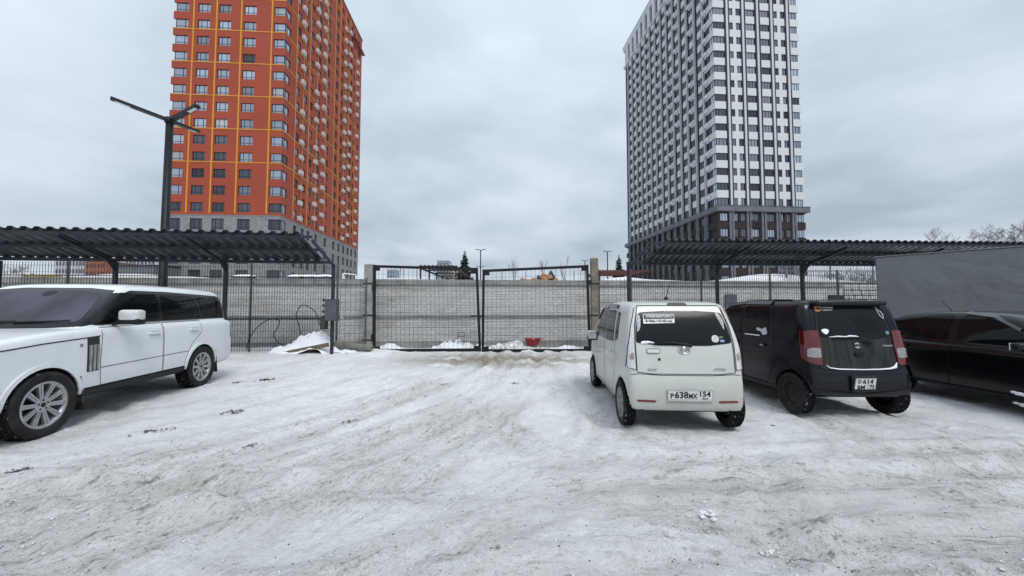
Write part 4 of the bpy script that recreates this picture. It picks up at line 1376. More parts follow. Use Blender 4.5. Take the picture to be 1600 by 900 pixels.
    def panel(self, name, poly, plane, mat, parent, off=.004, thick=.012, h=.06, smooth=True, rounding=1, label=None):
        h = min(h, .045)
        poly = np.array(poly, float)
        if rounding: poly = round_corners(poly, rounding if rounding < 1 else .028)
        out = []
        n = len(poly)
        for i in range(n):
            a_, b_ = poly[i], poly[(i + 1) % n]
            m = max(1, int(np.linalg.norm(b_ - a_) / h))
            out += [a_ + (b_ - a_) * k / m for k in range(m)]
        out = np.array(out)
        lo, hi = out.min(0), out.max(0)
        gx = np.arange(lo[0] + h / 2, hi[0], h); gy = np.arange(lo[1] + h / 2, hi[1], h)
        G = np.array([(a_, b_) for a_ in gx for b_ in gy]) if len(gx) and len(gy) else np.zeros((0, 2))
        if len(G): G = G[poly_sdf(G[:, 0], G[:, 1], out) < -h * .35]
        pts = np.concatenate([out, G]) if len(G) else out
        m = len(out)
        res = delaunay_2d_cdt([Vector(p_) for p_ in pts], [(i, (i + 1) % m) for i in range(m)], [], 1, 1e-6)
        v2 = np.array([tuple(v) for v in res[0]]); F = [tuple(f_) for f_ in res[2]]
        P = self.hit(v2, plane); N = self.grad(P)
        top = P + N * off; bot = P + N * (off - thick)
        # orientation: face normals must agree with N
        f0 = F[0]; nn = np.cross(top[f0[1]] - top[f0[0]], top[f0[2]] - top[f0[0]])
        if nn.dot(N[f0[0]]) < 0: F = [f_[::-1] for f_ in F]
        cnt = {}
        for f_ in F:
            for k in range(3): cnt[(f_[k], f_[(k + 1) % 3])] = 1
        be = [e_ for e_ in cnt if (e_[1], e_[0]) not in cnt]
        k0 = len(v2)
        # the rim has its own vertices so the edge stays crisp
        bi = sorted({i for e_ in be for i in e_}); mp = {i: k0 + j for j, i in enumerate(bi)}; k1 = k0 + len(bi); mb = {i: k1 + j for j, i in enumerate(bi)}
        V = np.concatenate([top, top[bi], bot[bi]])
        F2 = F + [(mp[b_], mp[a_], mb[a_], mb[b_]) for a_, b_ in be]
        me = bpy.data.meshes.new(name); me.from_pydata([tuple(p_) for p_ in V], [], F2)
        me.materials.append(mat)
        if smooth: me.shade_smooth()
        o = ob(name, me, parent)
        if label: o['label'] = label
        return o
    def strip(self, name, line, plane, mat, parent, w=.007, off=.0018, thick=0.0, close=False, step=.035, curve=True):
        L = [np.array(p_, float) for p_ in line]
        if close: L.append(L[0])
        out = []
        for a_, b_ in zip(L[:-1], L[1:]):
            m = max(1, int(np.linalg.norm(b_ - a_) / step)); out += [a_ + (b_ - a_) * k / m for k in range(m)]
        out.append(L[-1]); out = np.array(out)
        T = np.gradient(out, axis=0); T /= np.linalg.norm(T, axis=1, keepdims=True) + 1e-12
        Nn = np.stack([-T[:, 1], T[:, 0]], 1) * w / 2
        P = self.hit(np.concatenate([out + Nn, out - Nn]), plane); N = self.grad(P)
        top = P + N * off
        n = len(out)
        F = [(i, i + 1, n + i + 1, n + i) for i in range(n - 1)]
        V = top
        if thick:
            V = np.concatenate([top, P + N * (off - thick)])
            F += [(i + 1, i, 2 * n + i, 2 * n + i + 1) for i in range(n - 1)] + [(n + i, n + i + 1, 3 * n + i + 1, 3 * n + i) for i in range(n - 1)]
        f0 = F[0]; nn = np.cross(V[f0[1]] - V[f0[0]], V[f0[2]] - V[f0[0]])
        if nn.dot(N[0]) < 0: F = [f_[::-1] for f_ in F]
        me = bpy.data.meshes.new(name); me.from_pydata([tuple(p_) for p_ in V], [], F); me.materials.append(mat)
        return ob(name, me, parent)
    def body(self, root, paint, under, regions, h=.022, name='body'):
        """regions: (part name, test(centres, normals) -> mask, material or None); what is left is the body"""
        V, Q = self.mesh(h)
        C = V[Q].mean(1)
        Nn = np.cross(V[Q[:, 2]] - V[Q[:, 0]], V[Q[:, 3]] - V[Q[:, 1]]); Nn /= np.linalg.norm(Nn, axis=1, keepdims=True) + 1e-12
        dark = np.zeros(len(Q), bool)
        for wx, wz in self.wheels:
            dark |= (np.hypot(C[:, 0] - wx, C[:, 2] - wz) < self.Ra + .006) & (np.abs(C[:, 1]) > self.ky - .03)
        dark |= (Nn[:, 2] < -.75) & (C[:, 2] < .42)
        left = np.ones(len(Q), bool)
        G = self.grad(V, True)
        made = {}
        for nm, test, mt in list(regions) + [(name, None, None)]:
            m = left & (test(C, Nn) & ~dark) if test else left.copy()
            left &= ~m
            if not m.any(): continue
            q_ = Q[m]; u, inv = np.unique(q_, return_inverse=True)
            me = np_mesh(nm, V[u], inv.reshape(-1, 4), [mt or paint, under], True, dark[m].astype(int))
            made.setdefault(nm, []).append(ob(nm, me, root))
        return made

def inpoly(poly, ax):
    poly = np.array(poly, float)
    return lambda C, N: poly_sdf(C[:, ax[0]] * (1 if ax[0] != 1 else -1), C[:, ax[1]], poly) < 0
def side_region(poly, sg):
    t_ = inpoly(poly, (0, 2))
    return lambda C, N: t_(C, N) & (C[:, 1] * sg > .3) & (N[:, 1] * sg > .1)
def rear_region(poly, xmax):
    t_ = inpoly(poly, (1, 2))
    return lambda C, N: t_(C, N) & (C[:, 0] < xmax) & (N[:, 0] < -.15)

RUBBER = NT('winter_tyre')
RUBBER.set(color=RUBBER.mix(RUBBER.ramp(RUBBER.noise(26, 5, .7), [(0.60, 0.0), (0.68, 1.0)]), (0.008, 0.008, 0.009), (0.42, 0.44, 0.47)), rough=.85, spec=.12)
TREAD = RUBBER.m
SIDEW = M('tyre_sidewall', (0.013, 0.013, 0.014), .75, 0, .3, 8, dirt=((0.05, 0.048, 0.045), .5, 6))
def wheel(parent, x, y, z, Rw, Rr, w, style, rim_mat, sg, label=None):
    """axis along y; sg = +1 outer face to +y"""
    root = ob('wheel', None, parent, (x, y, z), 0 if sg > 0 else PI)
    b = MB()
    n = 72
    hw = w / 2
    sh = Rw - Rr
    prof = [(Rr - .01, -hw * .8), (Rr + sh * .12, -hw * .93), (Rr + sh * .5, -hw * 1.04), (Rr + sh * .8, -hw), (Rw - .012, -hw * .86)]
    sect = prof + [(Rw, -hw * .8), (Rw, -hw * .46), (Rw - .011, -hw * .43), (Rw - .011, -hw * .36), (Rw, -hw * .33), (Rw, -.012), (Rw - .011, -.008), (Rw - .011, .008), (Rw, .012), (Rw, hw * .33), (Rw - .011, hw * .36), (Rw - .011, hw * .43), (Rw, hw * .46), (Rw, hw * .8)] + [(r_, -h_) for r_, h_ in prof[::-1]]
    b.lathe(sect, n * 2, 'y')
    # sipes: every third segment of the tread sinks
    m = len(sect)
    for i, (r_, h_) in enumerate(sect):
        if r_ > Rw - .004:
            for k in range(n * 2):
                if (k + (2 if h_ > 0 else 0)) % 4 == 0:
                    v = b.v[i * n * 2 + k]; s_ = (r_ - .010) / r_
                    b.v[i * n * 2 + k] = (v[0] * s_, v[1], v[2] * s_)
    ty = b.mesh('tyre', [SIDEW, TREAD])
    mi = []
    for i in range(m - 1):
        mi += [1 if 4 <= i <= m - 6 else 0] * (n * 2)
    ty.polygons.foreach_set('material_index', mi)
    ty.shade_smooth()
    ob('tyre', ty, root)
    rm = ob('rim', None, root)
    b = MB()
    b.lathe([(Rr - .012, hw * .78), (Rr + .004, hw * .84), (Rr + .004, hw * .90), (Rr - .022, hw * .88), (Rr - .03, hw * .6), (Rr - .045, hw * .1), (Rr - .05, -hw * .75)], 48, 'y')
    o = b.build('rim_barrel', rim_mat, root, smooth=True)
    bpy.data.objects.remove(rm)
    b = MB(); b.lathe([(Rr - .05, hw * .05), (.06, hw * .02), (.0, hw * .02)], 40, 'y'); b.lathe([(.0, hw * .12), (Rr * .62, hw * .12), (Rr * .62, hw * .05)], 40, 'y')
    b.build('brake_disc', M('brake_dark', (.03, .03, .032), .5, .4), root)
    b = MB()
    if style == 'spoke':
        for k in range(10):
            a_ = 2 * PI * k / 10 + .1
            ca, sa = math.cos(a_), math.sin(a_)
            def pt(r_, t_, h_): return (ca * r_ - sa * t_, h_, sa * r_ + ca * t_)
            for t0, t1, hh in ((-.022, -.004, .0), (.004, .022, .0), (-.004, .004, -.008)):
                vs = [pt(.06, t0 * .9, hw * .70 + hh), pt(.06, t1 * .9, hw * .70 + hh), pt(Rr - .015, t1 * 1.25, hw * .84 + hh), pt(Rr - .015, t0 * 1.25, hw * .84 + hh)]
                vs += [(p_[0], p_[1] - .03, p_[2]) for p_ in vs]
                b.add(vs, [(3, 2, 1, 0), (0, 1, 5, 4), (1, 2, 6, 5), (2, 3, 7, 6), (3, 0, 4, 7)])
        b.lathe([(.085, hw * .55), (.085, hw * .70), (.07, hw * .735), (.035, hw * .74), (.0, hw * .74)], 30, 'y')
    elif style == 'cover':
        for k in range(7):
            a_ = 2 * PI * k / 7
            ca, sa = math.cos(a_), math.sin(a_)
            def pt(r_, t_, h_): return (ca * r_ - sa * t_, h_, sa * r_ + ca * t_)
            vs = [pt(.04, -.022, hw * .80), pt(.04, .022, hw * .80), pt(Rr - .01, .045, hw * .86), pt(Rr - .01, -.045, hw * .86)]
            vs += [(p_[0], p_[1] - .025, p_[2]) for p_ in vs]
            b.add(vs, [(3, 2, 1, 0), (0, 1, 5, 4), (1, 2, 6, 5), (2, 3, 7, 6), (3, 0, 4, 7)])
        b.lathe([(.06, hw * .6), (.06, hw * .82), (.045, hw * .88), (.0, hw * .9)], 24, 'y')
    else:   # steel disc with round holes read as dark pockets
        b.lathe([(Rr - .035, hw * .45), (Rr - .05, hw * .62), (Rr * .62, hw * .66), (Rr * .5, hw * .50), (Rr * .34, hw * .50), (Rr * .28, hw * .62), (.03, hw * .62), (.0, hw * .60)], 40, 'y')
    o = b.build('rim', rim_mat, root, smooth=(style != 'spoke'))
    b = MB()
    for k in range(5 if style != 'steel' else 4):
        a_ = 2 * PI * k / (5 if style != 'steel' else 4) + .3
        r_ = .055 if style == 'spoke' else .05
        b.tube([(math.cos(a_) * r_, hw * .5, math.sin(a_) * r_), (math.cos(a_) * r_, hw * .765 if style == 'spoke' else hw * .66, math.sin(a_) * r_)], .011, 8)
    b.tube([(0, hw * .6, 0), (0, hw * .77 if style == 'spoke' else hw * .7, 0)], .026, 16)
    if style == 'steel':
        for k in range(10):
            a_ = 2 * PI * k / 10
            r_ = Rr * .73
            b.tube([(math.cos(a_) * r_, hw * .5, math.sin(a_) * r_), (math.cos(a_) * r_, hw * .655, math.sin(a_) * r_)], .017, 8)
    b.build('wheel_nuts', M('nut_dark', (.02, .02, .022), .5, .3), root)
    return root

def paint(name, c, dirt_c, coat=.6, rough=.32, low=.55, amt=.7, metal=0.0):
    """car paint with road grime thickest low down, streaky"""
    q = NT(name)
    sp_ = q.n('ShaderNodeSeparateXYZ'); q.l(q.co('Object'), sp_.inputs[0])
    hz = q.math('DIVIDE', q.math('SUBTRACT', low, sp_.outputs[2]), low * .8, True)
    n_ = q.noise((5, 5, 2.2), 6, .65)
    fac = q.math('MULTIPLY', q.math('ADD', q.math('MULTIPLY', hz, .9), q.math('MULTIPLY', q.ramp(n_, [(.45, 0.0), (.75, 1.0)]), .22)), amt, True)
    fac = q.math('MULTIPLY', fac, q.ramp(q.noise(16, 5, .7), [(.25, .45), (.6, 1.0)]))
    q.set(spec=.5 if max(c) > .1 else .22, color=q.mix(fac, c, dirt_c), rough=q.math('ADD', rough, q.math('MULTIPLY', fac, .4), True), coat=q.math('MULTIPLY', q.math('SUBTRACT', 1.0, fac, True), coat), coatr=.06, metal=metal)
    return q.m
P_MOVE = paint('ivory_paint', (0.49, 0.505, 0.475), (0.30, 0.285, 0.25), .4, .36, .7, .8)
P_RR = paint('white_paint', (0.72, 0.75, 0.765), (0.34, 0.325, 0.30), .5, .28, .75, .7)
P_WAG = paint('black_paint_dusty', (0.003, 0.0035, 0.0065), (0.026, 0.026, 0.028), .2, .22, .75, .5)
P_SED = paint('black_paint_glossy', (0.002, 0.0025, 0.0033), (0.024, 0.024, 0.026), .25, .2, .5, .5)
q = NT('dusty_tailgate')
st_ = q.noise((18, 18, 1.3), 5, .6)
q.set(color=q.mix(q.ramp(st_, [(.35, 0.0), (.65, 1.0)]), (0.013, 0.014, 0.016), (0.033, 0.035, 0.037)), rough=.6, spec=.2)
DUSTY = q.m
UNDER = M('underbody', (0.010, 0.010, 0.010), .9)
SEAM = M('panel_gap', (0.018, 0.018, 0.018), .8)
SEAMB = M('panel_gap_black', (0.001, 0.001, 0.001), .9)
def cglass(name, c, rough=.03, spec=.5):
    q = NT(name); q.set(color=c, rough=rough, spec=spec)
    return q.m
CG = cglass('tinted_car_glass', (0.004, 0.005, 0.006), .03, .22)
CG2 = cglass('dusty_car_glass', (0.008, 0.0095, 0.0115), .12, .2)
q = NT('windscreen_glass')
q.set(color=q.mix(q.ramp(q.noise((1.0, 1.5, 1.2), 2, .4), [(.42, 0.0), (.6, 1.0)]), (.006, .006, .009), (.050, .042, .075)), rough=.03, spec=.3)  # dark and lilac mottling paints in reflections and the dim interior
CGW = q.m
GLOSSB = cglass('gloss_black_trim', (0.006, 0.006, 0.007), .12)
CHROME = M('chrome_trim', (.55, .56, .58), .15, .95, .05)
SILVER = M('alloy_silver', (.42, .43, .44), .35, .6, .12, 8, dirt=((.16, .155, .15), .5, 12))
SILVERD = M('hubcap_grey', (.26, .265, .27), .5, .35, .2, 8, dirt=((.10, .098, .095), .7, 9))
STEELB = M('black_steel_wheel', (.014, .014, .015), .5, .2, .3, 8, dirt=((.07, .068, .066), .5, 14))
def lamp_mat(name, c, c2, sc=60):
    q = NT(name)
    vo = q.n('ShaderNodeTexVoronoi'); vo.inputs['Scale'].default_value = sc; q.l(q.co('Object'), vo.inputs['Vector'])
    q.set(color=q.mix(q.ramp(vo.outputs['Distance'], [(.1, 0.0), (.5, 1.0)]), c, c2), rough=.12, coat=.8, coatr=.03)
    return q.m
L_RED = lamp_mat('red_lens', (.055, .0015, .003), (.10, .0025, .005)); L_CLR = lamp_mat('clear_lens', (.36, .36, .365), (.58, .58, .58), 45); L_GRY = lamp_mat('grey_lens', (.12, .12, .125), (.26, .26, .26), 45); L_DRED = lamp_mat('dark_red_reflector', (.09, .004, .008), (.15, .008, .012))
PLATE = M('plate_white', (.62, .62, .61), .4, 0, .12, 14, dirt=((.30, .29, .27), .6, 11)); INK = M('plate_black', (.01, .01, .01), .5)
WHITEINK = M('white_print', (.72, .72, .72), .5)

def mirror_part(parent, x, y, z, sg, pm, w=.19, h=.15, d=.10, lower=None):
    t = ob('side_mirror', None, parent, (x, y, z))
    v, f = rbox(d, w, h, .045, 3)
    MB().add(v, f).build('housing', pm, t, smooth=True)
    if lower:
        v, f = rbox(d * 1.04, w * 1.03, h * .42, .025, 2); MB().add([p_ + Vector((0, 0, -h * .34)) for p_ in v], f).build('lower_shell', lower, t, smooth=True)
    MB().bar((0, -sg * w * .3, -h * .3), (.02, -sg * (w * .5 + .09), -h * .55), .06, .045).build('bracket', lower or BLACKP, t)
    v, f = rbox(.012, w * .86, h * .8, .005, 1); MB().add([p_ + Vector((-d / 2, 0, 0)) for p_ in v], f).build('mirror_glass', CHROME, t)
    return t
def fit(me, w, h):
    """stretch lettering to a given width and height, centred"""
    n = len(me.vertices); P = np.empty(n * 3, np.float32); me.vertices.foreach_get('co', P); P = P.reshape(-1, 3)
    lo, hi = P.min(0), P.max(0)
    P[:, 0] = (P[:, 0] - (lo[0] + hi[0]) / 2) * w / (hi[0] - lo[0]); P[:, 1] = (P[:, 1] - (lo[1] + hi[1]) / 2) * h / (hi[1] - lo[1])
    me.vertices.foreach_set('co', P.ravel()); me.update()
    return me
def flat_text(parent, s, size, mt, loc, rot, name='lettering', wh=None, **k):
    if wh:
        o = ob(name, fit(text_mesh(s, .1, mt, name, bold=.0025), *wh), parent, loc); o.rotation_euler = rot
        return o
    o = ob(name, text_mesh(s, size, mt, name, **k), parent, loc)
    o.rotation_euler = rot
    return o

# =========================================================== ivory hatchback (seen from behind)
side = [(-1.50, .24), (-1.565, .30), (-1.585, .45), (-1.58, .60), (-1.55, .70), (-1.53, .80), (-1.49, 1.05), (-1.40, 1.32), (-1.30, 1.56), (-1.20, 1.615), (-.9, 1.635), (-.3, 1.645), (.15, 1.625), (.5, 1.56),
        (.72, 1.44), (1.10, 1.10), (1.24, 1.0), (1.55, .92), (1.74, .78), (1.80, .55), (1.79, .32), (1.7, .22), (1.2, .20), (-1.2, .20)]
plan = [(-1.60, .56), (-1.585, .66), (-1.50, .71), (-1.2, .735), (0, .7375), (1.2, .735), (1.55, .70), (1.74, .60), (1.81, .4)]
sect = [(.60, .19), (.70, .21), (.725, .30), (.735, .5), (.7375, .75), (.728, .98), (.69, 1.20), (.625, 1.48), (.59, 1.57), (.53, 1.63), (.3, 1.65)]
mv = Car(side, plan, sect, [(-1.195, .285), (1.195, .285)], .325, .52, (.10, .10))
MV = thing('parked_car', 'ivory white hatchback with a rental sticker, parked tail-on right of the gate', 'car', (2.22, 6.20, 0.0), R(86.6))
dF = [(.98, .42), (.98, .98), (.62, 1.02), (.30, 1.46), (-.02, 1.53), (-.06, .30), (.80, .30)]
dR = [(-.07, .30), (-.03, 1.53), (-.72, 1.52), (-.80, 1.0), (-.82, .68), (-.72, .50), (-.62, .30)]
tg = [(-.585, .735), (-.588, 1.05), (-.568, 1.30), (-.515, 1.555), (.515, 1.555), (.568, 1.30), (.588, 1.05), (.585, .735), (.4, .715), (-.4, .715)]
regs = [('door', side_region(dF, 1), None), ('door', side_region(dR, 1), None), ('door', side_region(dF, -1), None), ('door', side_region(dR, -1), None),
        ('tailgate', rear_region(tg, -1.1), None), ('rear_bumper', lambda C, N: (C[:, 2] < .70) & (C[:, 0] < -1.42), None), ('front_bumper', lambda C, N: (C[:, 2] < .62) & (C[:, 0] > 1.50), None),
        ('hood', lambda C, N: (C[:, 2] > .8) & (C[:, 0] > 1.16) & (N[:, 2] > .4), None)]
made = mv.body(MV, P_MOVE, UNDER, regs, .021)
for sg, pl in ((1, 'L'), (-1, 'R')):
    fd, rd = made['door'][0 if sg > 0 else 2], made['door'][1 if sg > 0 else 3]
    mv.strip('door_gap', dF[:1] + dF[1:] , pl, SEAM, fd, .008, close=True)
    mv.strip('door_gap', dR, pl, SEAM, rd, .008, close=True)
    mv.panel('window', [(.90, 1.03), (.62, 1.33), (.40, 1.47), (.02, 1.49), (-.01, 1.02)], pl, CG, fd, .005)
    mv.panel('window', [(-.10, 1.02), (-.07, 1.49), (-.62, 1.48), (-.72, 1.04)], pl, CG, rd, .005)
    mv.panel('quarter_window', [(-.82, 1.05), (-.74, 1.47), (-.92, 1.45), (-.98, 1.10)], pl, CG, MV, .005)
    mv.strip('rain_visor', [(.70, 1.33), (.42, 1.52), (.0, 1.545)], pl, GLOSSB, fd, .05, .022, .02)
    mv.strip('rain_visor', [(-.05, 1.545), (-.66, 1.535)], pl, GLOSSB, rd, .05, .022, .02)
    mv.panel('door_handle', [(.06, .88), (.06, .915), (.20, .915), (.20, .88)], pl, P_MOVE, fd, .028, .03, .04)
    mv.panel('door_handle', [(-.66, .88), (-.66, .915), (-.52, .915), (-.52, .88)], pl, P_MOVE, rd, .028, .03, .04)
    mv.strip('crease', [(.9, .72), (0, .745), (-.55, .74), (-.72, .66), (-.78, .55)], pl, M('ivory_shade_line', (.5, .52, .49), .5), rd, .007, .002)
    mv.strip('side_sill', [(.82, .25), (-.8, .25)], pl, P_MOVE, MV, .09, .018, .02)
    # tall clear tail light hugging the corner
    s_ = -sg
    L_ = [(.597, .765), (.60, 1.10), (.578, 1.31), (.525, 1.52), (.553, 1.52), (.618, 1.30), (.672, 1.02), (.694, .79)]
    tl = mv.panel('tail_light', [(s_ * a_, b_) for a_, b_ in L_], 'B', L_CLR, MV, .012, .02, .035)
    mv.panel('lamp_red', [(s_ * a_, b_) for a_, b_ in [(.615, .88), (.617, .97), (.648, .96), (.662, .89)]], 'B', M('lamp_bulb_brown', (.28, .22, .20), .3), tl, .015, .004, .03)
    mv.strip('lamp_border', [(s_ * a_, b_) for a_, b_ in L_], 'B', SEAM, tl, .007, .013, close=True)
    mv.panel('reflector', [(s_ * .37, .375), (s_ * .37, .402), (s_ * .60, .408), (s_ * .60, .385)], 'B', L_DRED, made['rear_bumper'][0], .006, .01, .04)
    mv.panel('headlight', [(sg * .42, .72), (sg * .45, .86), (sg * .60, .90), (sg * .64, .74)], 'F', L_CLR, MV, .008, .02, .05)
    wheel(MV, 1.195, sg * .655, .285, .287, .19, .155, 'cover', SILVERD, sg); wheel(MV, -1.195, sg * .655, .285, .287, .19, .155, 'cover', SILVERD, sg)
    mirror_part(made['door'][0 if sg > 0 else 2], .72, sg * .80, 1.02, sg, P_MOVE, .17, .17, .12, BLACKP)
tgo = made['tailgate'][0]; rbo = made['rear_bumper'][0]
mv.strip('tailgate_gap', tg, 'B', SEAM, tgo, .009, close=True)
mv.strip('bumper_gap', [(-.70, .70), (-.56, .715), (-.3, .70), (.3, .70), (.56, .715), (.70, .70)], 'B', SEAM, rbo, .008)
rg = mv.panel('rear_window', [(-.578, 1.09), (-.558, 1.29), (-.512, 1.465), (-.2, 1.485), (.2, 1.485), (.512, 1.465), (.558, 1.29), (.578, 1.09), (.3, 1.055), (-.3, 1.055)], 'B', CG2, tgo, .005, .01, .05)
mv.panel('brake_light', [(-.13, 1.555), (-.11, 1.585), (.11, 1.585), (.13, 1.555)], 'B', M('smoked_red', (.09, .06, .055), .3), tgo, .01, .01, .05)
mv.panel('handle_recess', [(-.455, .965), (-.455, 1.015), (-.31, 1.015), (-.29, .995), (-.31, .965)], 'B', M('ivory_recess', (.56, .58, .55), .5), tgo, .012, .015, .03)
mv.strip('handle_recess_edge', [(-.455, .965), (-.455, 1.015), (-.31, 1.015), (-.29, .995), (-.31, .965)], 'B', SEAM, tgo, .006, .013, close=True)
mv.panel('lock', [(-.325, .875), (-.325, .905), (-.295, .905), (-.295, .875)], 'B', BLACKP, tgo, .005, .008, .02, rounding=0)
# emblem: ring with a D-like bow
P_ = mv.hit(np.array([[0.0, 1.0]]), 'B')[0]
em = ob('emblem', None, tgo, (P_[0] - .012, 0.0, 1.0))
b = MB()
for rx_, rz_, rr_ in ((.064, .042, .007), (.026, .030, .005)):
    pts = [(0, math.cos(a_) * rx_ + (0 if rx_ > .05 else .004), math.sin(a_) * rz_) for a_ in np.linspace(0, 2 * PI, 30)]
    b.tube(pts, rr_, 6)
b.tube([(0, .058, .012), (0, 0, .016), (0, -.058, .012)], .005, 6)
b.build('emblem_ring', CHROME, em, smooth=True)
# wiper with snow
b = MB(); wpts = mv.hit(np.array([(.085, 1.055), (.02, 1.075), (-.15, 1.095), (-.36, 1.088)]), 'B')
b.tube([tuple(p_ + np.array([-.03, 0, 0])) for p_ in wpts], [.022, .014, .011, .008], 8); b.build('rear_wiper', BLACKP, tgo, smooth=True)
b = MB(); wpts = mv.hit(np.array([(-.50, 1.085), (-.44, 1.10), (-.36, 1.09)]), 'B'); b.tube([tuple(p_ + np.array([-.012, 0, 0])) for p_ in wpts], [.006, .016, .007], 8); b.build('snow_on_wiper', SNOW, tgo, smooth=True)
# stickers on the window
def on_rear(car, u, v_, off=.008):
    p_ = car.hit(np.array([[u, v_]]), 'B'); n_ = car.grad(p_)[0]
    zx = Vector((0, -1, 0)); nn = Vector(n_).normalized(); up_ = nn.cross(zx).normalized(); zx = up_.cross(nn)
    m_ = Matrix((zx, up_, nn)).transposed().to_4x4(); m_.translation = Vector(p_[0]) + nn * off
    return m_
def rear_text(car, s, size, mt, u, v_, parent, off=.008, wh=None, **k):
    me = text_mesh(s, size, mt, bold=.001, **k)
    o = ob('lettering', fit(me, *wh) if wh else me, parent); o.matrix_local = on_rear(car, u, v_, off); return o
stk = mv.panel('sticker', [(-.46, 1.325), (-.455, 1.44), (-.07, 1.44), (-.075, 1.335)], 'B', GLOSSB, rg, .0065, .002, .03, rounding=0, label='black and white rental sticker')
mv.panel('sticker_band', [(-.458, 1.327), (-.457, 1.378), (-.076, 1.383), (-.077, 1.337)], 'B', PLATE, stk, .0078, .002, .03, rounding=0)
mv.strip('sticker_border', [(-.46, 1.325), (-.455, 1.44), (-.07, 1.44), (-.075, 1.335)], 'B', WHITEINK, stk, .006, .0088, close=True)
rear_text(mv, 'АРЕНДА-ВЫКУП-АВТО', .048, WHITEINK, -.263, 1.412, stk, .010, wh=(.32, .036))
rear_text(mv, '8-966-143-83-66', .058, INK, -.266, 1.357, stk, .010, wh=(.33, .038))
mv.panel('sticker', [(.36, 1.10), (.345, 1.13), (.355, 1.175), (.40, 1.19), (.435, 1.165), (.435, 1.12), (.41, 1.095)], 'B', PLATE, rg, .0065, .002, .03, label='white rounded window sticker')
mv.panel('sticker', [(.445, 1.10), (.445, 1.13), (.50, 1.13), (.50, 1.10)], 'B', M('violet_sticker', (.22, .23, .42), .5), rg, .0065, .002, .03, label='violet oval window sticker')
mv.panel('sticker', [(.44, 1.145), (.44, 1.17), (.49, 1.175), (.49, 1.15)], 'B', M('green_sticker', (.08, .12, .08), .5), rg, .0065, .002, .03, label='green oval window sticker')
for s_, P3 in ((-1, [(-.555, 1.21), (-.52, 1.47), (-.49, 1.38), (-.51, 1.26)]), (1, [(.52, 1.24), (.44, 1.46), (.48, 1.48), (.53, 1.36)])):
    mv.panel('ice_patch', P3, 'B', M('frost', (.36, .37, .38), .6, 0, .6, 40), rg, .006, .002, .03)
mv.strip('glass_print', [(-.19, 1.472), (.18, 1.472)], 'B', M('faint_print', (.28, .29, .30), .6), rg, .008, .0065)
mv.panel('snow_rim', [(-.52, 1.075), (-.52, 1.10), (-.47, 1.115), (-.43, 1.09), (-.43, 1.075)], 'B', SNOW, rg, .012, .012, .03)
rear_text(mv, 'MOVE', .040, CHROME, -.41, .765, tgo, .006, shear=.35, xs=1.0, extrude=.002)
rear_text(mv, 'ATURA', .048, CHROME, .40, .775, tgo, .006, shear=.3, xs=.95, extrude=.002)
# number plate
PX = mv.hit(np.array([[.03, .47]]), 'B')[0][0]
mv.panel('plate_recess', [(-.25, .395), (-.25, .565), (.31, .565), (.31, .395)], 'B', M('ivory_recess2', (.50, .52, .50), .5), rbo, .003, .01, .06, rounding=0)
pl_ = ob('license_plate', None, rbo, (PX - .02, -.03, .475)); pl_.rotation_euler = (0, R(-4), 0)
v, f = rbox(.006, .52, .112, .003, 1); MB().add(v, f).build('plate_board', PLATE, pl_)
b = MB()
for (y0, y1, z0, z1) in ((-.268, .268, .056, .072), (-.268, .268, -.075, -.056), (-.268, -.26, -.0559, .0559), (.26, .268, -.0559, .0559)): b.box(-.008, .004, y0, y1, z0, z1)
b.box(-.0045, -.0032, -.091, -.087, -.05, .05)
b.build('plate_frame', M('plate_holder', (.42, .43, .42), .5), pl_)
TR = (R(90), 0, R(-90))
for tx, yy, zz_, wh in (('P', .216, -.012, (.044, .062)), ('638', .106, 0, (.160, .082)), ('MX', -.030, -.012, (.100, .062)), ('154', -.172, .014, (.125, .066)), ('RUS', -.172, -.040, (.06, .020))):
    flat_text(pl_, tx, .1, INK, (-.0045, yy, zz_), TR, wh=wh)
mv.panel('windshield', [(-.52, 1.12), (-.46, 1.47), (.46, 1.47), (.52, 1.12)], 'F', CG, MV, .006, .01, .08)
b = MB(); b.lathe([(.03, 0), (.028, .02), (.012, .045), (0, .05)], 12); b.build('antenna_base', BLACKP, MV, (-.95, .02, 1.635), smooth=True)
MB().tube([(-.95, .02, 1.66), (-.99, -.01, 1.85)], [.007, .004], 6).build('antenna', BLACKP, MV)
mv.panel('fuel_cap', [(-.98, .78), (-.98, .95), (-.84, .95), (-.84, .78)], 'L', P_MOVE, MV, .002, .004, .05)
mv.strip('fuel_cap_gap', [(-.98, .78), (-.98, .95), (-.84, .95), (-.84, .78)], 'L', M('ivory_shade_line', (.5, .52, .49), .5), MV, .006, .0035, close=True)
n_ = 16; tt = np.linspace(-1, 1, n_); U, V_ = np.meshgrid(tt, tt, indexing='ij')

# =========================================================== black boxy hatchback
side = [(-1.50, .28), (-1.575, .34), (-1.59, .48), (-1.575, .62), (-1.535, .68), (-1.52, .80), (-1.475, 1.10), (-1.40, 1.40), (-1.34, 1.58), (-1.26, 1.645), (-.9, 1.665), (-.3, 1.67), (.2, 1.65), (.46, 1.60),
        (.70, 1.45), (1.02, 1.16), (1.18, 1.06), (1.55, .98), (1.72, .84), (1.79, .6), (1.78, .36), (1.7, .26), (1.2, .23), (-1.2, .23)]
sect = [(.60, .22), (.70, .24), (.728, .33), (.735, .55), (.7375, .8), (.733, 1.0), (.71, 1.2), (.665, 1.48), (.635, 1.58), (.57, 1.65), (.3, 1.675)]
wg = Car(side, plan, sect, [(-1.2, .285), (1.2, .285)], .335, .52, (.10, .10))
WG = thing('parked_car', 'dusty black boxy hatchback with red tail lights, parked between hatchback and sedan', 'car', (4.80, 6.78, 0.0), R(90.0))
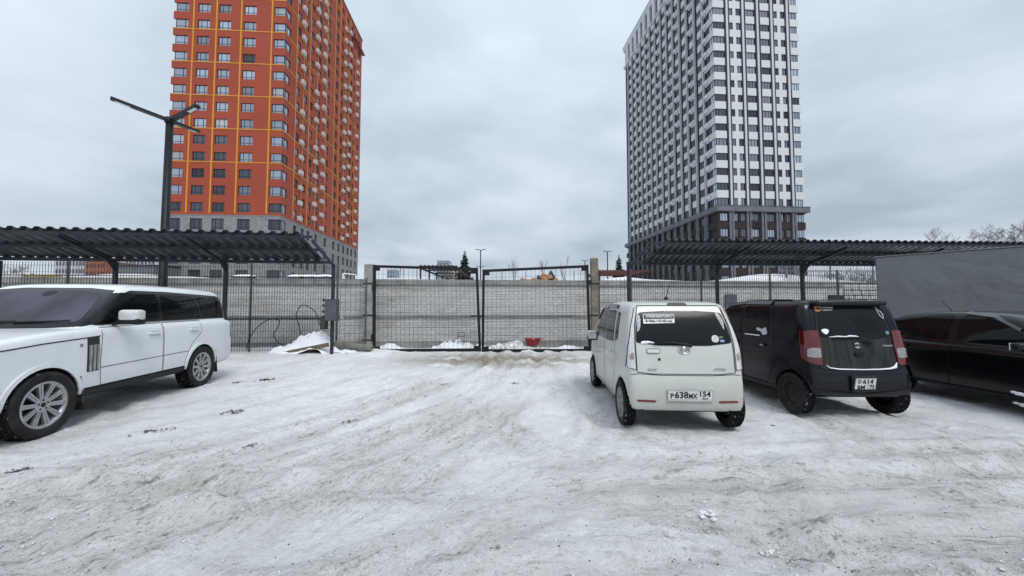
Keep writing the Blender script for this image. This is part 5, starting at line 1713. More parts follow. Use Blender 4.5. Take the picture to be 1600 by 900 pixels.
dF = [(.96, .42), (.98, 1.05), (.66, 1.06), (.34, 1.52), (.0, 1.59), (-.04, .33), (.80, .33)]
dR = [(-.05, .33), (-.01, 1.59), (-.76, 1.58), (-.84, 1.05), (-.86, .70), (-.76, .54), (-.66, .33)]
tg = [(-.56, .69), (-.54, 1.05), (-.50, 1.35), (-.47, 1.595), (.47, 1.595), (.50, 1.35), (.54, 1.05), (.56, .69), (.4, .665), (-.4, .665)]
regs = [('door', side_region(dF, 1), None), ('door', side_region(dR, 1), None), ('door', side_region(dF, -1), None), ('door', side_region(dR, -1), None),
        ('tailgate', rear_region(tg, -1.1), DUSTY), ('rear_bumper', lambda C, N: (C[:, 2] < .665) & (C[:, 0] < -1.40), None), ('front_bumper', lambda C, N: (C[:, 2] < .66) & (C[:, 0] > 1.50), None),
        ('hood', lambda C, N: (C[:, 2] > .85) & (C[:, 0] > 1.12) & (N[:, 2] > .4), None)]
made = wg.body(WG, P_WAG, UNDER, regs, .021)
for sg, pl in ((1, 'L'), (-1, 'R')):
    fd, rd = made['door'][0 if sg > 0 else 2], made['door'][1 if sg > 0 else 3]
    wg.strip('door_gap', dF, pl, SEAMB, fd, .008, close=True); wg.strip('door_gap', dR, pl, SEAMB, rd, .008, close=True)
    wg.panel('window', [(.88, 1.09), (.60, 1.40), (.36, 1.52), (.04, 1.55), (.02, 1.07)], pl, CG, fd, .005)
    wg.panel('window', [(-.10, 1.07), (-.08, 1.55), (-.68, 1.54), (-.74, 1.08)], pl, CG, rd, .005)
    wg.strip('rain_visor', [(.64, 1.45), (.36, 1.57), (.0, 1.60)], pl, M('visor_grey', (.05, .052, .055), .3), fd, .05, .022, .02)
    wg.strip('rain_visor', [(-.03, 1.60), (-.72, 1.59)], pl, M('visor_grey', (.05, .052, .055), .3), rd, .05, .022, .02)
    wg.strip('snow_on_sill', [(-.12, 1.065), (-.52, 1.065)], pl, SNOW, rd, .018, .008, .01)
    wg.panel('frost_patch', [(-.42, 1.15), (-.44, 1.20), (-.56, 1.17), (-.66, 1.21), (-.70, 1.10), (-.58, 1.075), (-.55, 1.13)], pl, M('frost_white', (.55, .56, .58), .6, 0, .4, 50), rd, .007, .004, .03)
    wg.panel('door_handle', [(.08, .90), (.08, .94), (.24, .94), (.24, .90)], pl, P_WAG, fd, .028, .03, .04)
    wg.panel('door_handle', [(-.66, .90), (-.66, .94), (-.50, .94), (-.50, .90)], pl, P_WAG, rd, .028, .03, .04)
    wg.panel('handle_glint', [(-.63, .905), (-.63, .93), (-.55, .93), (-.55, .905)], pl, CHROME, rd, .031, .004, .04)
    s_ = -sg
    Lr = [(.505, .99), (.515, 1.205), (.64, 1.205), (.672, 1.19), (.70, .80), (.64, .745), (.525, .735)]
    tl = wg.panel('tail_light', [(s_ * a_, b_) for a_, b_ in Lr], 'B', L_RED, WG, .018, .03, .035)
    wg.panel('tail_light_side', [(-1.475, .80), (-1.40, .815), (-1.385, .98), (-1.35, 1.195), (-1.405, 1.20)], pl, L_RED, tl, .014, .02, .035)
    wg.panel('clear_lens', [(s_ * a_, b_) for a_, b_ in [(.53, .83), (.525, .965), (.62, .97), (.67, .96), (.68, .84)]], 'B', L_GRY, tl, .022, .006, .035)
    wg.panel('headlight', [(sg * .42, .80), (sg * .45, .95), (sg * .62, .98), (sg * .66, .82)], 'F', L_CLR, WG, .008, .02, .05)
    wheel(WG, 1.2, sg * .655, .285, .292, .185, .155, 'steel', STEELB, sg); wheel(WG, -1.2, sg * .655, .285, .292, .185, .155, 'steel', STEELB, sg)
    mirror_part(made['door'][0 if sg > 0 else 2], .74, sg * .80, 1.07, sg, P_WAG, .17, .17, .12)
    wg.strip('side_sill', [(.82, .29), (-.8, .29)], pl, P_WAG, WG, .08, .018, .02)
    th = np.linspace(0.05 * PI, .95 * PI, 16)
    wg.strip('arch_lip', [(-1.2 + math.cos(a_) * .365, .285 + math.sin(a_) * .365) for a_ in th], pl, P_WAG, WG, .04, .012, .012)
tgo = made['tailgate'][0]; rbo = made['rear_bumper'][0]
wg.strip('tailgate_gap', tg, 'B', SEAMB, tgo, .01, close=True)
rg = wg.panel('rear_window', [(-.50, 1.125), (-.48, 1.30), (-.44, 1.53), (-.2, 1.555), (.2, 1.555), (.44, 1.53), (.48, 1.30), (.50, 1.125), (.3, 1.09), (-.3, 1.09)], 'B', CG2, tgo, .005, .01, .05)
wg.panel('wiped_glass', [(-.02, 1.40), (.02, 1.44), (.17, 1.455), (.40, 1.30), (.37, 1.20), (.10, 1.18)], 'B', CG, rg, .0062, .001, .05, rounding=0)
v, f = rbox(.27, 1.0, .075, .035, 3)
MB().add([Vector((p_.x * (1 - .10 * (p_.y / .53) ** 2), p_.y, p_.z - .05 * (p_.y / .53) ** 4)) for p_ in v], f).build('roof_spoiler', P_WAG, tgo, (-1.33, 0, 1.622), smooth=True)
# snow lying on the lower edge of the window and of the tailgate
for pts, w_ in (([(-.375, 1.115), (-.25, 1.125), (-.14, 1.12), (-.08, 1.13), (.01, 1.125), (.06, 1.11)], .035),):
    b = MB(); hp = wg.hit(np.array(pts), 'B'); b.tube([tuple(p_ + np.array([-.012, 0, 0])) for p_ in hp], [.004, .010, .008, .013, .011, .003], 8); b.build('snow_on_window', SNOW, tgo, smooth=True)
wg.panel('snow_lump', [(-.47, 1.20), (-.44, 1.225), (-.38, 1.225), (-.355, 1.195), (-.40, 1.15), (-.42, 1.15)], 'B', SNOW, rg, .02, .02, .03)
b = MB(); hp = wg.hit(np.array([(-.47, .735), (-.43, .70), (-.3, .682), (0, .676), (.25, .68), (.40, .69), (.47, .71), (.505, .77)]), 'B')
b.tube([tuple(p_ + np.array([-.012, 0, 0])) for p_ in hp], [.004, .008, .009, .008, .009, .012, .02, .004], 8); b.build('snow_on_bumper', SNOW, rbo, smooth=True)
b = MB(); hp = wg.hit(np.array([(.17, 1.03), (.10, 1.08), (.03, 1.115)]), 'B'); b.tube([tuple(p_ + np.array([-.035, 0, 0])) for p_ in hp], [.024, .016, .010], 8)
hp = wg.hit(np.array([(.04, 1.11), (-.15, 1.105), (-.33, 1.10)]), 'B'); b.tube([tuple(p_ + np.array([-.02, 0, 0])) for p_ in hp], .010, 6); b.build('rear_wiper', BLACKP, tgo, smooth=True)
# S-shaped emblem
em = ob('emblem', None, tgo); em.matrix_local = on_rear(wg, .0, 1.0, .006)
SP = [(.040, .020), (.0, .045), (-.040, .022), (.018, -.012), (.0, -.022), (-.018, -.012), (-.040, -.022), (.0, -.045), (.040, -.022), (-.018, .012), (.0, .022), (.018, .012)]
MB().add([(x, y, z) for z in (0, .004) for x, y in SP], [tuple(range(12))[::-1], tuple(range(12, 24))] + [(i, (i + 1) % 12, 12 + (i + 1) % 12, 12 + i) for i in range(12)]).build('emblem_plate', CHROME, em)
rear_text(wg, 'WAGON R', .034, CHROME, .43, .995, tgo, .006, shear=.25, extrude=.002)
wg.panel('tailgate_handle', [(-.05, .86), (-.06, .905), (.07, .91), (.08, .865)], 'B', P_WAG, tgo, .02, .03, .04)
stk = wg.panel('sticker', [(-.475, 1.475), (-.47, 1.54), (-.375, 1.545), (-.375, 1.485), (-.44, 1.465)], 'B', M('orange_sticker', (.45, .20, .075), .5), rg, .0065, .002, .03, rounding=0, label='orange square window sticker')
wg.panel('sticker_mark', [(-.455, 1.495), (-.455, 1.525), (-.395, 1.525), (-.395, 1.495)], 'B', M('sticker_dark', (.06, .025, .015), .5), stk, .008, .002, .03)
rear_text(wg, 'РУССКАЯ', .032, WHITEINK, -.285, 1.523, rg, .008, wh=(.155, .022)); rear_text(wg, 'МАНЕЧКА', .032, WHITEINK, -.295, 1.490, rg, .008, wh=(.135, .022))
wg.strip('sticker_outline', [(.405, 1.53), (.42, 1.49), (.455, 1.47), (.475, 1.42), (.465, 1.37), (.43, 1.41), (.415, 1.46), (.405, 1.53)], 'B', M('frost_white', (.55, .56, .58)), rg, .010, .0066)
wg.panel('sticker', [(.44, 1.15), (.44, 1.20), (.485, 1.20), (.485, 1.15)], 'B', M('teal_sticker', (.12, .22, .25), .5), rg, .0066, .002, .03, label='small teal window sticker')
v, f = rbox(.03, .34, .22, .01, 1); MB().add(v, f).build('plate_recess', BLACKP, rbo, (-1.592 + .004, 0.01, .49))
pl_ = ob('license_plate', None, rbo, (-1.612, .015, .49)); pl_.rotation_euler = (0, R(-10), 0)
v, f = rbox(.006, .29, .17, .003, 1); MB().add(v, f).build('plate_board', PLATE, pl_)
b = MB()
for (y0, y1, z0, z1) in ((-.143, .143, .079, .083), (-.143, .143, -.083, -.079), (-.143, -.139, -.0789, .0789), (.139, .143, -.0789, .0789), (-.037, -.034, -.0789, -.004)): b.box(-.0045, -.0033, y0, y1, z0, z1)
b.build('plate_border', INK, pl_)
for tx, yy, zz_, wh in (('O', .085, .038, (.045, .056)), ('614', -.03, .040, (.14, .064)), ('BM', .056, -.042, (.10, .056)), ('75', -.088, -.034, (.07, .052)), ('RUS', -.088, -.072, (.05, .013))):
    flat_text(pl_, tx, .1, INK, (-.0045, yy, zz_), TR, wh=wh)
wg.panel('windshield', [(-.54, 1.18), (-.48, 1.50), (.48, 1.50), (.54, 1.18)], 'F', CG, WG, .006, .01, .08)
wg.strip('roof_rack', [(-1.0, .52), (.1, .52)], 'T', BLACKP, WG, .03, .02, .02)

# =========================================================== white SUV
side = [(-2.40, .36), (-2.56, .44), (-2.60, .62), (-2.58, .84), (-2.53, .90), (-2.51, 1.16), (-2.46, 1.27), (-1.8, 1.305), (-.5, 1.30), (.6, 1.29), (1.02, 1.27), (1.6, 1.21), (2.15, 1.12), (2.30, 1.03), (2.37, .74), (2.35, .46), (2.2, .36), (1.5, .32), (-1.5, .32)]
plan = [(-2.60, .70), (-2.58, .84), (-2.45, .92), (-2.0, .955), (-1.4, .968), (0, .962), (1.4, .968), (2.0, .945), (2.25, .88), (2.36, .70)]
sect = [(.75, .31), (.90, .33), (.945, .42), (.962, .60), (.968, .88), (.962, 1.08), (.945, 1.19), (.90, 1.285), (.5, 1.315)]
gside = [(-2.45, 1.0), (-2.42, 1.27), (-2.28, 1.59), (-2.14, 1.825), (-2.02, 1.875), (-1.5, 1.91), (-.8, 1.93), (-.2, 1.92), (.12, 1.875), (.32, 1.78), (.80, 1.40), (1.04, 1.25), (1.04, 1.0)]
gplan = [(-2.43, .72), (-2.38, .83), (-2.0, .895), (-.6, .915), (.4, .905), (.85, .86), (1.05, .74)]
gsect = [(.93, .9), (.925, 1.22), (.905, 1.31), (.835, 1.68), (.80, 1.80), (.70, 1.90), (.35, 1.935)]
rr = Car(side, plan, sect, [(-1.44, .385), (1.44, .385)], .43, .62, (.10, .10), (gside, gplan, gsect), .035)
hd = math.atan2(-.986, .165)
RR = thing('parked_car', 'white luxury SUV with ten-spoke alloy wheels, parked nose-out at the left edge', 'car', (-6.68, 5.78, 0.0), hd)
dF = [(.72, .52), (.74, .80), (.71, 1.25), (-.40, 1.27), (-.42, .465), (.70, .465)]
dR = [(-.44, .465), (-.42, 1.27), (-1.38, 1.27), (-1.40, 1.05), (-1.13, .86), (-.98, .60), (-.95, .465)]
regs = [('sill', lambda C, N: (C[:, 2] < .475) & (np.abs(C[:, 0]) < 1.06) & (C[:, 1] > 0), BLACKP), ('sill', lambda C, N: (C[:, 2] < .475) & (np.abs(C[:, 0]) < 1.06) & (C[:, 1] <= 0), BLACKP), ('door', side_region(dF, 1), None), ('door', side_region(dR, 1), None), ('door', side_region(dF, -1), None), ('door', side_region(dR, -1), None),
        ('pillars', lambda C, N: (C[:, 2] > 1.325) & (C[:, 2] < 1.745) & (C[:, 0] > -2.2) & (N[:, 2] < .92), GLOSSB),
        ('rear_bumper', lambda C, N: (C[:, 2] < .84) & (C[:, 0] < -2.25), None), ('front_bumper', lambda C, N: (C[:, 2] < .66) & (C[:, 0] > 1.95), None),
        ('tailgate', rear_region([(-.78, .84), (-.72, 1.80), (.72, 1.80), (.78, .84)], -1.95), None),
        ('roof', lambda C, N: (C[:, 2] > 1.765) & (C[:, 0] < .40), None), ('hood', lambda C, N: (C[:, 2] > 1.05) & (C[:, 0] > .95) & (N[:, 2] > .5), None)]
made = rr.body(RR, P_RR, UNDER, regs, .024)
for sg, pl in ((1, 'L'), (-1, 'R')):
    fd, rd = made['door'][0 if sg > 0 else 2], made['door'][1 if sg > 0 else 3]
    rr.strip('door_gap', dF, pl, SEAM, fd, .008, close=True); rr.strip('door_gap', dR, pl, SEAM, rd, .008, close=True)
    # black glasshouse, windows set on it
    gb = rr.panel('pillar_trim', [(.92, 1.295), (.30, 1.72), (.12, 1.785), (-.6, 1.79), (-2.02, 1.755), (-2.15, 1.70), (-2.33, 1.36), (-2.36, 1.295)], pl, GLOSSB, RR, .003, .01, .09)
    rr.panel('window', [(.62, 1.315), (.16, 1.66), (.02, 1.73), (-.36, 1.74), (-.38, 1.315)], pl, CG, fd, .008, .008, .08)
    rr.panel('window', [(-.48, 1.315), (-.47, 1.74), (-1.24, 1.725), (-1.33, 1.64), (-1.45, 1.32)], pl, CG, rd, .008, .008, .08)
    rr.panel('quarter_window', [(-1.54, 1.325), (-1.41, 1.67), (-1.33, 1.715), (-1.97, 1.69), (-2.07, 1.62), (-2.21, 1.335)], pl, CG, RR, .008, .008, .08)
    rr.strip('belt_trim', [(.70, 1.292), (-.40, 1.292)], pl, CHROME, fd, .014, .008, .012)
    rr.strip('belt_trim', [(-.44, 1.292), (-1.4, 1.292)], pl, CHROME, rd, .014, .008, .012)
    for x in (-.33, -1.30):
        hnd = fd if x > -1 else rd
        rr.panel('handle_cup', [(x - .01, 1.07), (x - .01, 1.15), (x + .21, 1.15), (x + .21, 1.07)], pl, M('white_recess', (.50, .52, .53), .5), hnd, .002, .004, .05)
        rr.panel('door_handle', [(x, 1.095), (x, 1.13), (x + .24, 1.13), (x + .24, 1.095)], pl, P_RR, hnd, .035, .03, .05)
    rr.strip('lower_crease', [(.73, .71), (-1.05, .73)], pl, M('crease_line_dark', (.06, .06, .062), .5), fd, .010, .004)  # dark line drawn along the lower door crease
    rr.strip('hood_gap', [(2.05, 1.05), (1.5, 1.10), (.74, 1.14)], pl, SEAM, RR, .014, .003)
    # fender vent: three upright bars
    fv = rr.panel('fender_vent', [(.93, .68), (.94, 1.13), (.765, 1.13), (.755, .68)], pl, M('vent_dark', (.03, .03, .032), .5), RR, .004, .008, .05, rounding=0)
    for x in (.775, .83, .885):
        rr.panel('vent_blade', [(x - .004, .69), (x - .004, 1.03), (x + .026, 1.03), (x + .026, .69)], pl, SILVER, fv, .018, .016, .05, rounding=0)
    rr.panel('badge', [(1.00, 1.02), (1.00, 1.06), (1.04, 1.06), (1.04, 1.02)], pl, SILVERD, RR, .005, .006, .03, rounding=0)
    rr.strip('side_sill', [(.98, .425), (-.98, .425)], pl, BLACKP, RR, .05, .012, .02)
    rr.strip('side_step', [(.90, .315), (-.90, .315)], pl, M('step_grey', (.09, .09, .092), .5), RR, .05, .055, .06)
    th = np.linspace(0.02 * PI, .98 * PI, 18)
    for wx in (-1.44, 1.44):
        rr.strip('arch_lip', [(wx + math.cos(a_) * .455, .385 + math.sin(a_) * .455) for a_ in th], pl, P_RR, RR, .05, .014, .02)
        wheel(RR, wx, sg * .835, .385, .392, .268, .255, 'spoke', SILVER, sg)
        b = MB(); xm = wx - .47
        b.add([(xm + .05, sg * .70, .64), (xm + .05, sg * .945, .64), (xm - .02, sg * .945, .20), (xm - .02, sg * .70, .20), (xm + .035, sg * .70, .64), (xm + .035, sg * .945, .64), (xm - .035, sg * .945, .20), (xm - .035, sg * .70, .20)],
              [(0, 1, 2, 3), (7, 6, 5, 4), (0, 4, 5, 1), (1, 5, 6, 2), (2, 6, 7, 3), (3, 7, 4, 0)])
        b.build('mud_flap', M('muddy_rubber', (.022, .021, .020), .8, 0, .3, 6, dirt=((.11, .10, .09), .8, 7)), RR)
    mirror_part(fd, .46, sg * 1.09, 1.395, sg, P_RR, .27, .20, .16, BLACKP)
    rr.panel('tail_light', [(-2.545, .88), (-2.44, .88), (-2.42, 1.12), (-2.49, 1.12)], pl, lamp_mat('smoked_lens' + pl, (.05, .01, .012), (.16, .05, .05)), RR, .010, .02, .05)
    rr.panel('headlight', [(sg * .50, .80), (sg * .50, .98), (sg * .84, .97), (sg * .88, .82)], 'F', L_CLR, RR, .01, .02, .06)
rr.panel('windshield_frame', [(-.875, 1.285), (-.85, 1.40), (-.80, 1.60), (-.735, 1.78), (-.4, 1.815), (.4, 1.815), (.735, 1.78), (.80, 1.60), (.85, 1.40), (.875, 1.285), (.5, 1.265), (-.5, 1.265)], 'F', GLOSSB, RR, .003, .008, .04, rounding=0)
rr.panel('windshield', [(-.79, 1.335), (-.67, 1.72), (-.4, 1.765), (.4, 1.765), (.67, 1.72), (.79, 1.335), (.5, 1.31), (-.5, 1.31)], 'F', CGW, RR, .007, .006, .05, rounding=.06)
rr.panel('windshield_band', [(-.87, 1.28), (-.84, 1.335), (-.5, 1.31), (.5, 1.31), (.84, 1.335), (.87, 1.28), (.5, 1.262), (-.5, 1.262)], 'F', BLACKP, RR, .010, .015, .05, rounding=0)
for a_, c_ in (((-.55, 1.33), (.10, 1.345)), ((.10, 1.328), (.70, 1.35))):
    hp = rr.hit(np.array([a_, ((a_[0] + c_[0]) / 2, (a_[1] + c_[1]) / 2 - .005), c_]), 'F')
    MB().tube([tuple(p_ + np.array([.02, 0, .012])) for p_ in hp], [.016, .013, .008], 6).build('wiper', BLACKP, RR)
rr.panel('sensor_pod', [(-.09, 1.72), (-.07, 1.762), (.07, 1.762), (.09, 1.72), (.03, 1.68), (-.03, 1.68)], 'F', BLACKP, RR, .008, .004, .04)
rr.panel('grille', [(-.46, .78), (-.48, .99), (.48, .99), (.46, .78)], 'F', BLACKP, RR, .01, .02, .08)
rr.panel('rear_window', [(-.70, 1.32), (-.60, 1.72), (.60, 1.72), (.70, 1.32)], 'B', CG, RR, .006, .01, .08)

# =========================================================== black sedan
side = [(-2.15, .30), (-2.28, .38), (-2.30, .60), (-2.26, .85), (-2.20, .98), (-1.75, 1.03), (-1.2, .98), (0, .94), (.9, .93), (1.3, .92), (1.75, .84), (2.08, .68), (2.16, .5), (2.10, .28), (1.9, .22), (1.2, .20), (-1.2, .20), (-1.9, .24)]
plan = [(-2.31, .5), (-2.26, .70), (-2.1, .80), (-1.3, .872), (0, .878), (1.3, .872), (1.8, .80), (2.08, .62), (2.17, .4)]
sect = [(.68, .19), (.82, .22), (.862, .34), (.878, .55), (.872, .72), (.845, .86), (.80, .96), (.4, 1.04)]
gside = [(-2.0, .85), (-1.95, 1.0), (-1.45, 1.32), (-1.0, 1.455), (-.5, 1.495), (0, 1.475), (.35, 1.38), (.75, 1.15), (1.10, .93), (1.1, .8)]
gplan = [(-1.98, .60), (-1.5, .74), (-.7, .80), (.2, .80), (.8, .76), (1.12, .6)]
gsect = [(.82, .7), (.815, .90), (.79, .98), (.70, 1.27), (.64, 1.39), (.53, 1.475), (.25, 1.505)]
sn = Car(side, plan, sect, [(-1.3, .30), (1.3, .30)], .345, .55, (.10, .10), (gside, gplan, gsect), .05)
SN = thing('parked_car', 'low black sedan cut off by the right edge of the photo', 'car', (7.90, 5.78, 0.0), R(-90))
dF = [(.86, .32), (.92, .60), (.84, .90), (-.34, .93), (-.38, .30)]
dR = [(-.40, .30), (-.36, .93), (-1.28, .97), (-1.30, .74), (-1.02, .62), (-.92, .30)]
regs = [('door', side_region(dF, 1), None), ('door', side_region(dR, 1), None), ('door', side_region(dF, -1), None), ('door', side_region(dR, -1), None),
        ('rear_bumper', lambda C, N: (C[:, 2] < .62) & (C[:, 0] < -2.0), None), ('front_bumper', lambda C, N: (C[:, 2] < .58) & (C[:, 0] > 1.8), None),
        ('trunk_lid', lambda C, N: (C[:, 2] > .9) & (C[:, 0] < -1.9), None), ('hood', lambda C, N: (C[:, 2] > .7) & (C[:, 0] > 1.05) & (N[:, 2] > .5), None)]
made = sn.body(SN, P_SED, UNDER, regs, .024)
for sg, pl in ((1, 'L'), (-1, 'R')):
    fd, rd = made['door'][0 if sg > 0 else 2], made['door'][1 if sg > 0 else 3]
    sn.strip('door_gap', dF, pl, SEAMB, fd, .008, close=True); sn.strip('door_gap', dR, pl, SEAMB, rd, .008, close=True)
    sn.panel('window', [(.70, .97), (.30, 1.25), (.05, 1.365), (-.30, 1.40), (-.32, .985)], pl, CG, fd, .006, .008, .06)
    sn.panel('window', [(-.46, .985), (-.42, 1.40), (-.75, 1.385), (-1.02, 1.31), (-1.36, 1.08), (-1.30, 1.02)], pl, CG, rd, .006, .008, .06)
    sn.strip('rain_visor', [(.44, 1.205), (.10, 1.385), (-.30, 1.43)], pl, M('visor_highlight_grey', (.10, .105, .11), .3), fd, .035, .02, .016)  # lighter grey painted in for the highlight along the window frame
    sn.strip('belt_trim', [(.74, .955), (-.34, .968)], pl, GLOSSB, fd, .02, .008, .01)
    sn.strip('belt_trim', [(-.36, .968), (-1.36, 1.01)], pl, GLOSSB, rd, .02, .008, .01)
    sn.strip('crease', [(1.0, .76), (-.38, .80)], pl, P_SED, fd, .03, .008, .01)
    sn.strip('crease', [(-.40, .80), (-1.35, .84)], pl, P_SED, rd, .03, .008, .01)
    sn.panel('door_handle', [(-.30, .815), (-.30, .845), (-.12, .845), (-.12, .815)], pl, P_SED, fd, .03, .03, .04)
    sn.panel('door_handle', [(-1.16, .845), (-1.16, .875), (-.98, .875), (-.98, .845)], pl, P_SED, rd, .03, .03, .04)
    sn.strip('side_sill', [(.92, .25), (-.92, .25)], pl, P_SED, SN, .08, .02, .02)
    for wx in (-1.3, 1.3): wheel(SN, wx, sg * .76, .30, .31, .20, .185, 'spoke', SILVER, sg)
    mirror_part(fd, .58, sg * .93, .985, sg, P_SED, .19, .13, .13)
    sn.panel('headlight', [(sg * .42, .62), (sg * .45, .74), (sg * .68, .76), (sg * .74, .64)], 'F', L_CLR, SN, .01, .02, .05)
    sn.panel('tail_light', [(-sg * .42, .76), (-sg * .42, .92), (-sg * .72, .93), (-sg * .74, .78)], 'B', L_RED, SN, .01, .02, .05)
    # packed snow and slush behind the front wheel
    for x, z, s_, mt in ((.50, .335, .05, SNOW), (.44, .345, .035, SNOW), (.57, .325, .045, SNOW), (.53, .19, .05, DSNOW), (.46, .20, .035, DSNOW), (.60, .185, .045, DSNOW)):
        bm = bmesh.new(); bmesh.ops.create_icosphere(bm, subdivisions=3, radius=1.0); bm.verts.index_update()
        v = [Vector((p_.co.x * s_ * 1.1, p_.co.y * s_ * .45, p_.co.z * s_ * .5)) * (1 + random.uniform(-.16, .16)) for p_ in bm.verts]; f = [tuple(q_.index for q_ in g_.verts) for g_ in bm.faces]; bm.free()
        MB().add(v, f).build('packed_snow', mt, SN, (x, sg * .885, z), smooth=True)
sn.panel('windshield', [(-.68, .99), (-.56, 1.37), (.56, 1.37), (.68, .99)], 'F', cglass('pale_windscreen', (.20, .24, .26), .25, .6), SN, .006, .01, .07)  # windscreen in one pale base colour
sn.panel('rear_window', [(-.58, 1.04), (-.46, 1.34), (.46, 1.34), (.58, 1.04)], 'B', CG, SN, .006, .01, .07)
MB().tube([(-1.0, 0, 1.45), (-1.17, 0, 1.64)], [.008, .005], 6).build('antenna', BLACKP, SN)
# ------------------------------------------------------------------ snow heaps, litter and crumbs
HZ = [
    ('steep white snow heap with a plank against the left carport end post', -6.45, 12.5, 1.35, .6, .66, 3, SNOW, .12),
    ('low snow drift between the carport post and the left gate post', -5.35, 12.55, .62, .4, .26, 5, SNOW, 0),
    ('small snow mound inside the foot of the left gate leaf', -4.35, 13.45, .45, .3, .30, 7, SNOW, 0),
    ('lumpy snow mound behind the middle of the left gate leaf', -1.95, 13.75, .95, .45, .48, 9, SNOW, 0),
    ('snow mound at the gap between the gate leaves', -1.15, 13.5, .4, .3, .28, 15, SNOW, 0),
    ('dirty crumbly snow heap behind the right gate leaf beside a red sled', 0.15, 13.85, 1.15, .42, .42, 11, DSNOW, 0),
    ('flat snow bank behind the right end of the gate', 2.0, 13.75, .9, .35, .20, 13, SNOW, 0),
]
for lab, x, y, rx, ry, h, sd_, mt, rz in HZ:
    tag(heap('snow_heap', x, y, rx, ry, h, sd_, mt, rz), lab, 'snow heap', 'snow heaps along the fence')
t = MB(); t.bar((-7.15, 11.98, .06), (-5.80, 11.98, .33), .10, .13)
tag(t.build('wooden_plank', M('old_plank', (.12, .095, .06), .85, 0, .4, 6, .5, 30)), 'weathered brown plank leaning on the snow heap by the carport post', 'plank')
v, f = rbox(1.25, .25, .15, .03, 2)
o = MB().add([p_ + Vector((random.uniform(-.012, .012), 0, random.uniform(-.012, .012))) for p_ in v], f).build('kerb_stone', M('old_kerb', (.15, .15, .125), .9, 0, .35, 5, .6, 25), None, (-5.15, 12.35, .26))
o.rotation_euler = (0, R(7), R(-4)); tag(o, 'grey concrete kerb stone lying in snow before the left gate post', 'kerb stone')
# red plastic sled
RED = M('red_plastic', (.30, .010, .014), .4)
sl = thing('plastic_sled', 'red plastic trough with snow in it behind the right gate leaf', 'sled', (.75, 13.7, ground_z(.75, 13.7) + .12), R(8))
b = MB(); n = 20
ring = lambda rx, ry, z: [(math.copysign(abs(math.cos(a_)) ** .6, math.cos(a_)) * rx, math.copysign(abs(math.sin(a_)) ** .6, math.sin(a_)) * ry, z) for a_ in np.linspace(0, 2 * PI, n, endpoint=False)]
R_ = [ring(.17, .12, .0), ring(.24, .18, .10), ring(.29, .21, .24), ring(.32, .23, .245), ring(.27, .19, .235), ring(.20, .14, .05), ring(.001, .001, .04)]
vs = [p_ for g in R_ for p_ in g]
b.add(vs, [(i * n + k, i * n + (k + 1) % n, (i + 1) * n + (k + 1) % n, (i + 1) * n + k) for i in range(6) for k in range(n)] + [tuple(range(n))[::-1]])
b.build('shell', RED, sl, smooth=True)
MB().add([(x, y, .20 + .03 * math.sin(x * 20)) for x in (-.26, -.1, .05, .15) for y in (-.17, 0, .17)], [(i * 3 + j, i * 3 + 3 + j, i * 3 + 4 + j, i * 3 + 1 + j) for i in range(3) for j in range(2)]).build('snow_fill', SNOW, sl, smooth=True)
MB().tube([(.30, 0, .24), (.40, 0, .25)], .02, 6).build('handle', RED, sl)
# bent metal stand
st2 = thing('metal_stand', 'small bent grey metal stand in snow behind the left gate leaf', 'stand', (-1.83, 13.6, ground_z(-1.83, 13.6)))
for p0, p1 in (((-.11, 0, 0), (-.10, 0, .60)), ((.11, 0, 0), (.12, 0, .60)), ((-.10, 0, .60), (.12, 0, .60)), ((-.105, 0, .45), (.115, 0, .45)), ((-.108, 0, .28), (.113, 0, .28))):
    MB().tube([p0, p1], .013, 6).build('tube', M('stand_steel', (.07, .07, .075), .5), st2)
# loose clods
def clod(label, x, y, s_, c, seed, flat=.5):
    r_ = random.Random(seed)
    b = MB()
    for i in range(26):
        w = s_ * r_.uniform(.10, .34) * (1.3 if i < 4 else 1)
        bm = bmesh.new(); bmesh.ops.create_icosphere(bm, subdivisions=1, radius=w / 2)
        for v in bm.verts: v.co *= 1 + r_.uniform(-.35, .3)
        bm.verts.index_update()
        ox, oy = r_.gauss(0, .42) * s_ * 1.3, r_.gauss(0, .3) * s_
        b.add([(v.co.x + ox, v.co.y + oy, v.co.z * flat + w * .15 + (.04 * s_ if i < 6 else 0)) for v in bm.verts], [tuple(v.index for v in f_.verts) for f_ in bm.faces]); bm.free()
    tag(b.build('dirt_clod', c, None, (x, y, ground_z(x, y)), r_.uniform(.3, 1.2)), label, 'dirt clod', 'dirt clods on the snow')
SNOWC = M('trodden_crumb', (.62, .625, .63), .8, 0, .15, 20)
EARTH = M('frozen_earth', (.060, .046, .034), .95, 0, .45, 14, .6, 40)
DICE = M('dirty_ice', (.10, .098, .095), .8, 0, .5, 12, .6, 40, dirt=((.35, .35, .36), .6, 16))
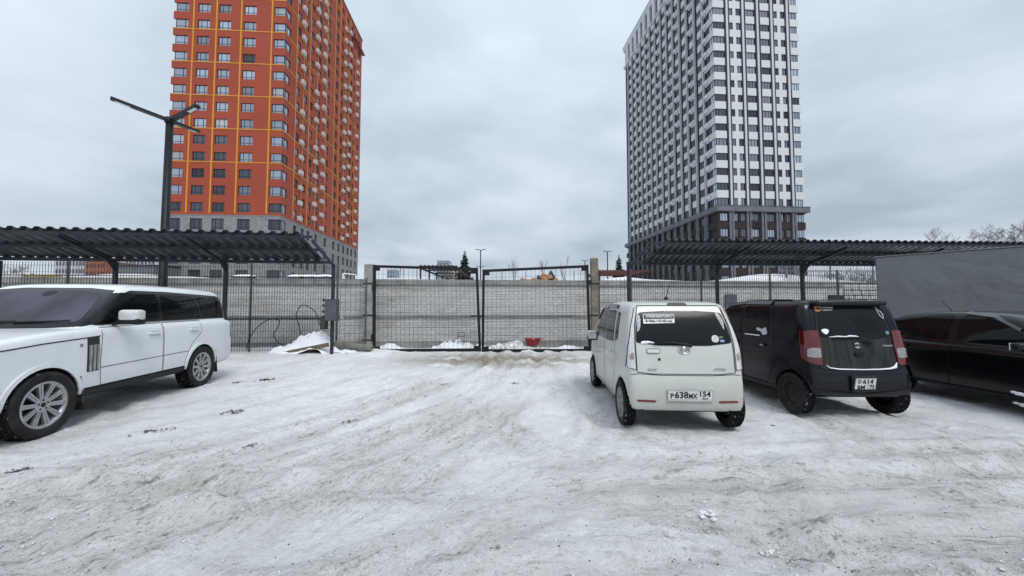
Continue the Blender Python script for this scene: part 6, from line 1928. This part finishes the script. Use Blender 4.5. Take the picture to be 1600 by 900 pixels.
for lab, xp, yp_, s_, c, sd_ in (('brown clod right of the SUV rear wheel', 420, 593, .17, EARTH, 1), ('small dark clod left of the brown clod by the SUV', 377, 598, .10, DICE, 2), ('flat dark clod on the snow between SUV and camera', 372, 641, .16, DICE, 3), ('dark clod beside the SUV front door', 246, 673, .13, DICE, 4),
        ('grey clod below the SUV front wheel', 50, 727, .13, DICE, 5), ('dark lump on the snow in front of the gate', 803, 598, .10, EARTH, 6), ('small black lump between hatchback and boxy black car', 1198, 659, .06, EARTH, 7), ('broken ice clods in the near right foreground', 1100, 792, .12, SNOWC, 8), ('second patch of broken ice in the right foreground', 1190, 828, .08, SNOWC, 9), ('thin dark clod left of the gate in the snow', 395, 690, .08, DICE, 10), ('small grey clod at the left edge before the SUV', 15, 737, .07, DICE, 12), ('dark clod in the rut left of the gate', 553, 652, .11, DICE, 13)):
    Y = 590 * EYE / (yp_ - 478)
    clod(lab, (xp - 800) / 590 * Y, Y, s_, c, sd_)
# crumbs of snow, ice and sand strewn over the lot
def crumbs(name, label, n, mt, smin_, smax_, seed, dirtw):
    r_ = np.random.default_rng(seed)
    X = r_.uniform(-12, 12, n * 6); Y = 1.6 + 11.2 * r_.random(n * 6) ** 1.5
    Z, D, Mu = ground_h(X[None], Y[None]); Z, D, Mu = Z[0], D[0], Mu[0]
    keep = r_.random(n * 6) < (.06 + dirtw * D + .5 * Mu)
    X, Y, Z = X[keep][:n], Y[keep][:n], Z[keep][:n]; n = len(X)
    base = np.array([(1, 0, 0), (-1, 0, 0), (0, 1, 0), (0, -1, 0), (0, 0, 1), (0, 0, -1)], float)
    tri = np.array([(0, 2, 4), (2, 1, 4), (1, 3, 4), (3, 0, 4), (2, 0, 5), (1, 2, 5), (3, 1, 5), (0, 3, 5)])
    s_ = smin_ + (smax_ - smin_) * r_.random(n) ** 3
    V = base[None] * r_.uniform(.5, 1.3, (n, 6, 1)) * s_[:, None, None]
    V[:, :, 2] *= .6
    a_ = r_.uniform(0, 6.28, n); c, s2 = np.cos(a_)[:, None], np.sin(a_)[:, None]
    V = np.stack([V[:, :, 0] * c - V[:, :, 1] * s2, V[:, :, 0] * s2 + V[:, :, 1] * c, V[:, :, 2]], -1)
    V += np.stack([X, Y, Z + s_ * .25], -1)[:, None]
    F = (tri[None] + (np.arange(n) * 6)[:, None, None]).reshape(-1, 3)
    o = ob(name, np_mesh(name, V.reshape(-1, 3), F, mt, False)); stuff(o, label)
crumbs('snow_crumbs', 'crumbs of loose snow strewn over the lot', 14000, SNOWC, .003, .016, 1, .5)
crumbs('dirt_crumbs', 'specks of sand and dirty ice strewn over the lot', 14000, M('grit', (.13, .115, .10), .9, 0, .5, 30), .002, .009, 2, .9)
print('objects', len(bpy.data.objects), 'tris', sum(len(m.polygons) for m in bpy.data.meshes))
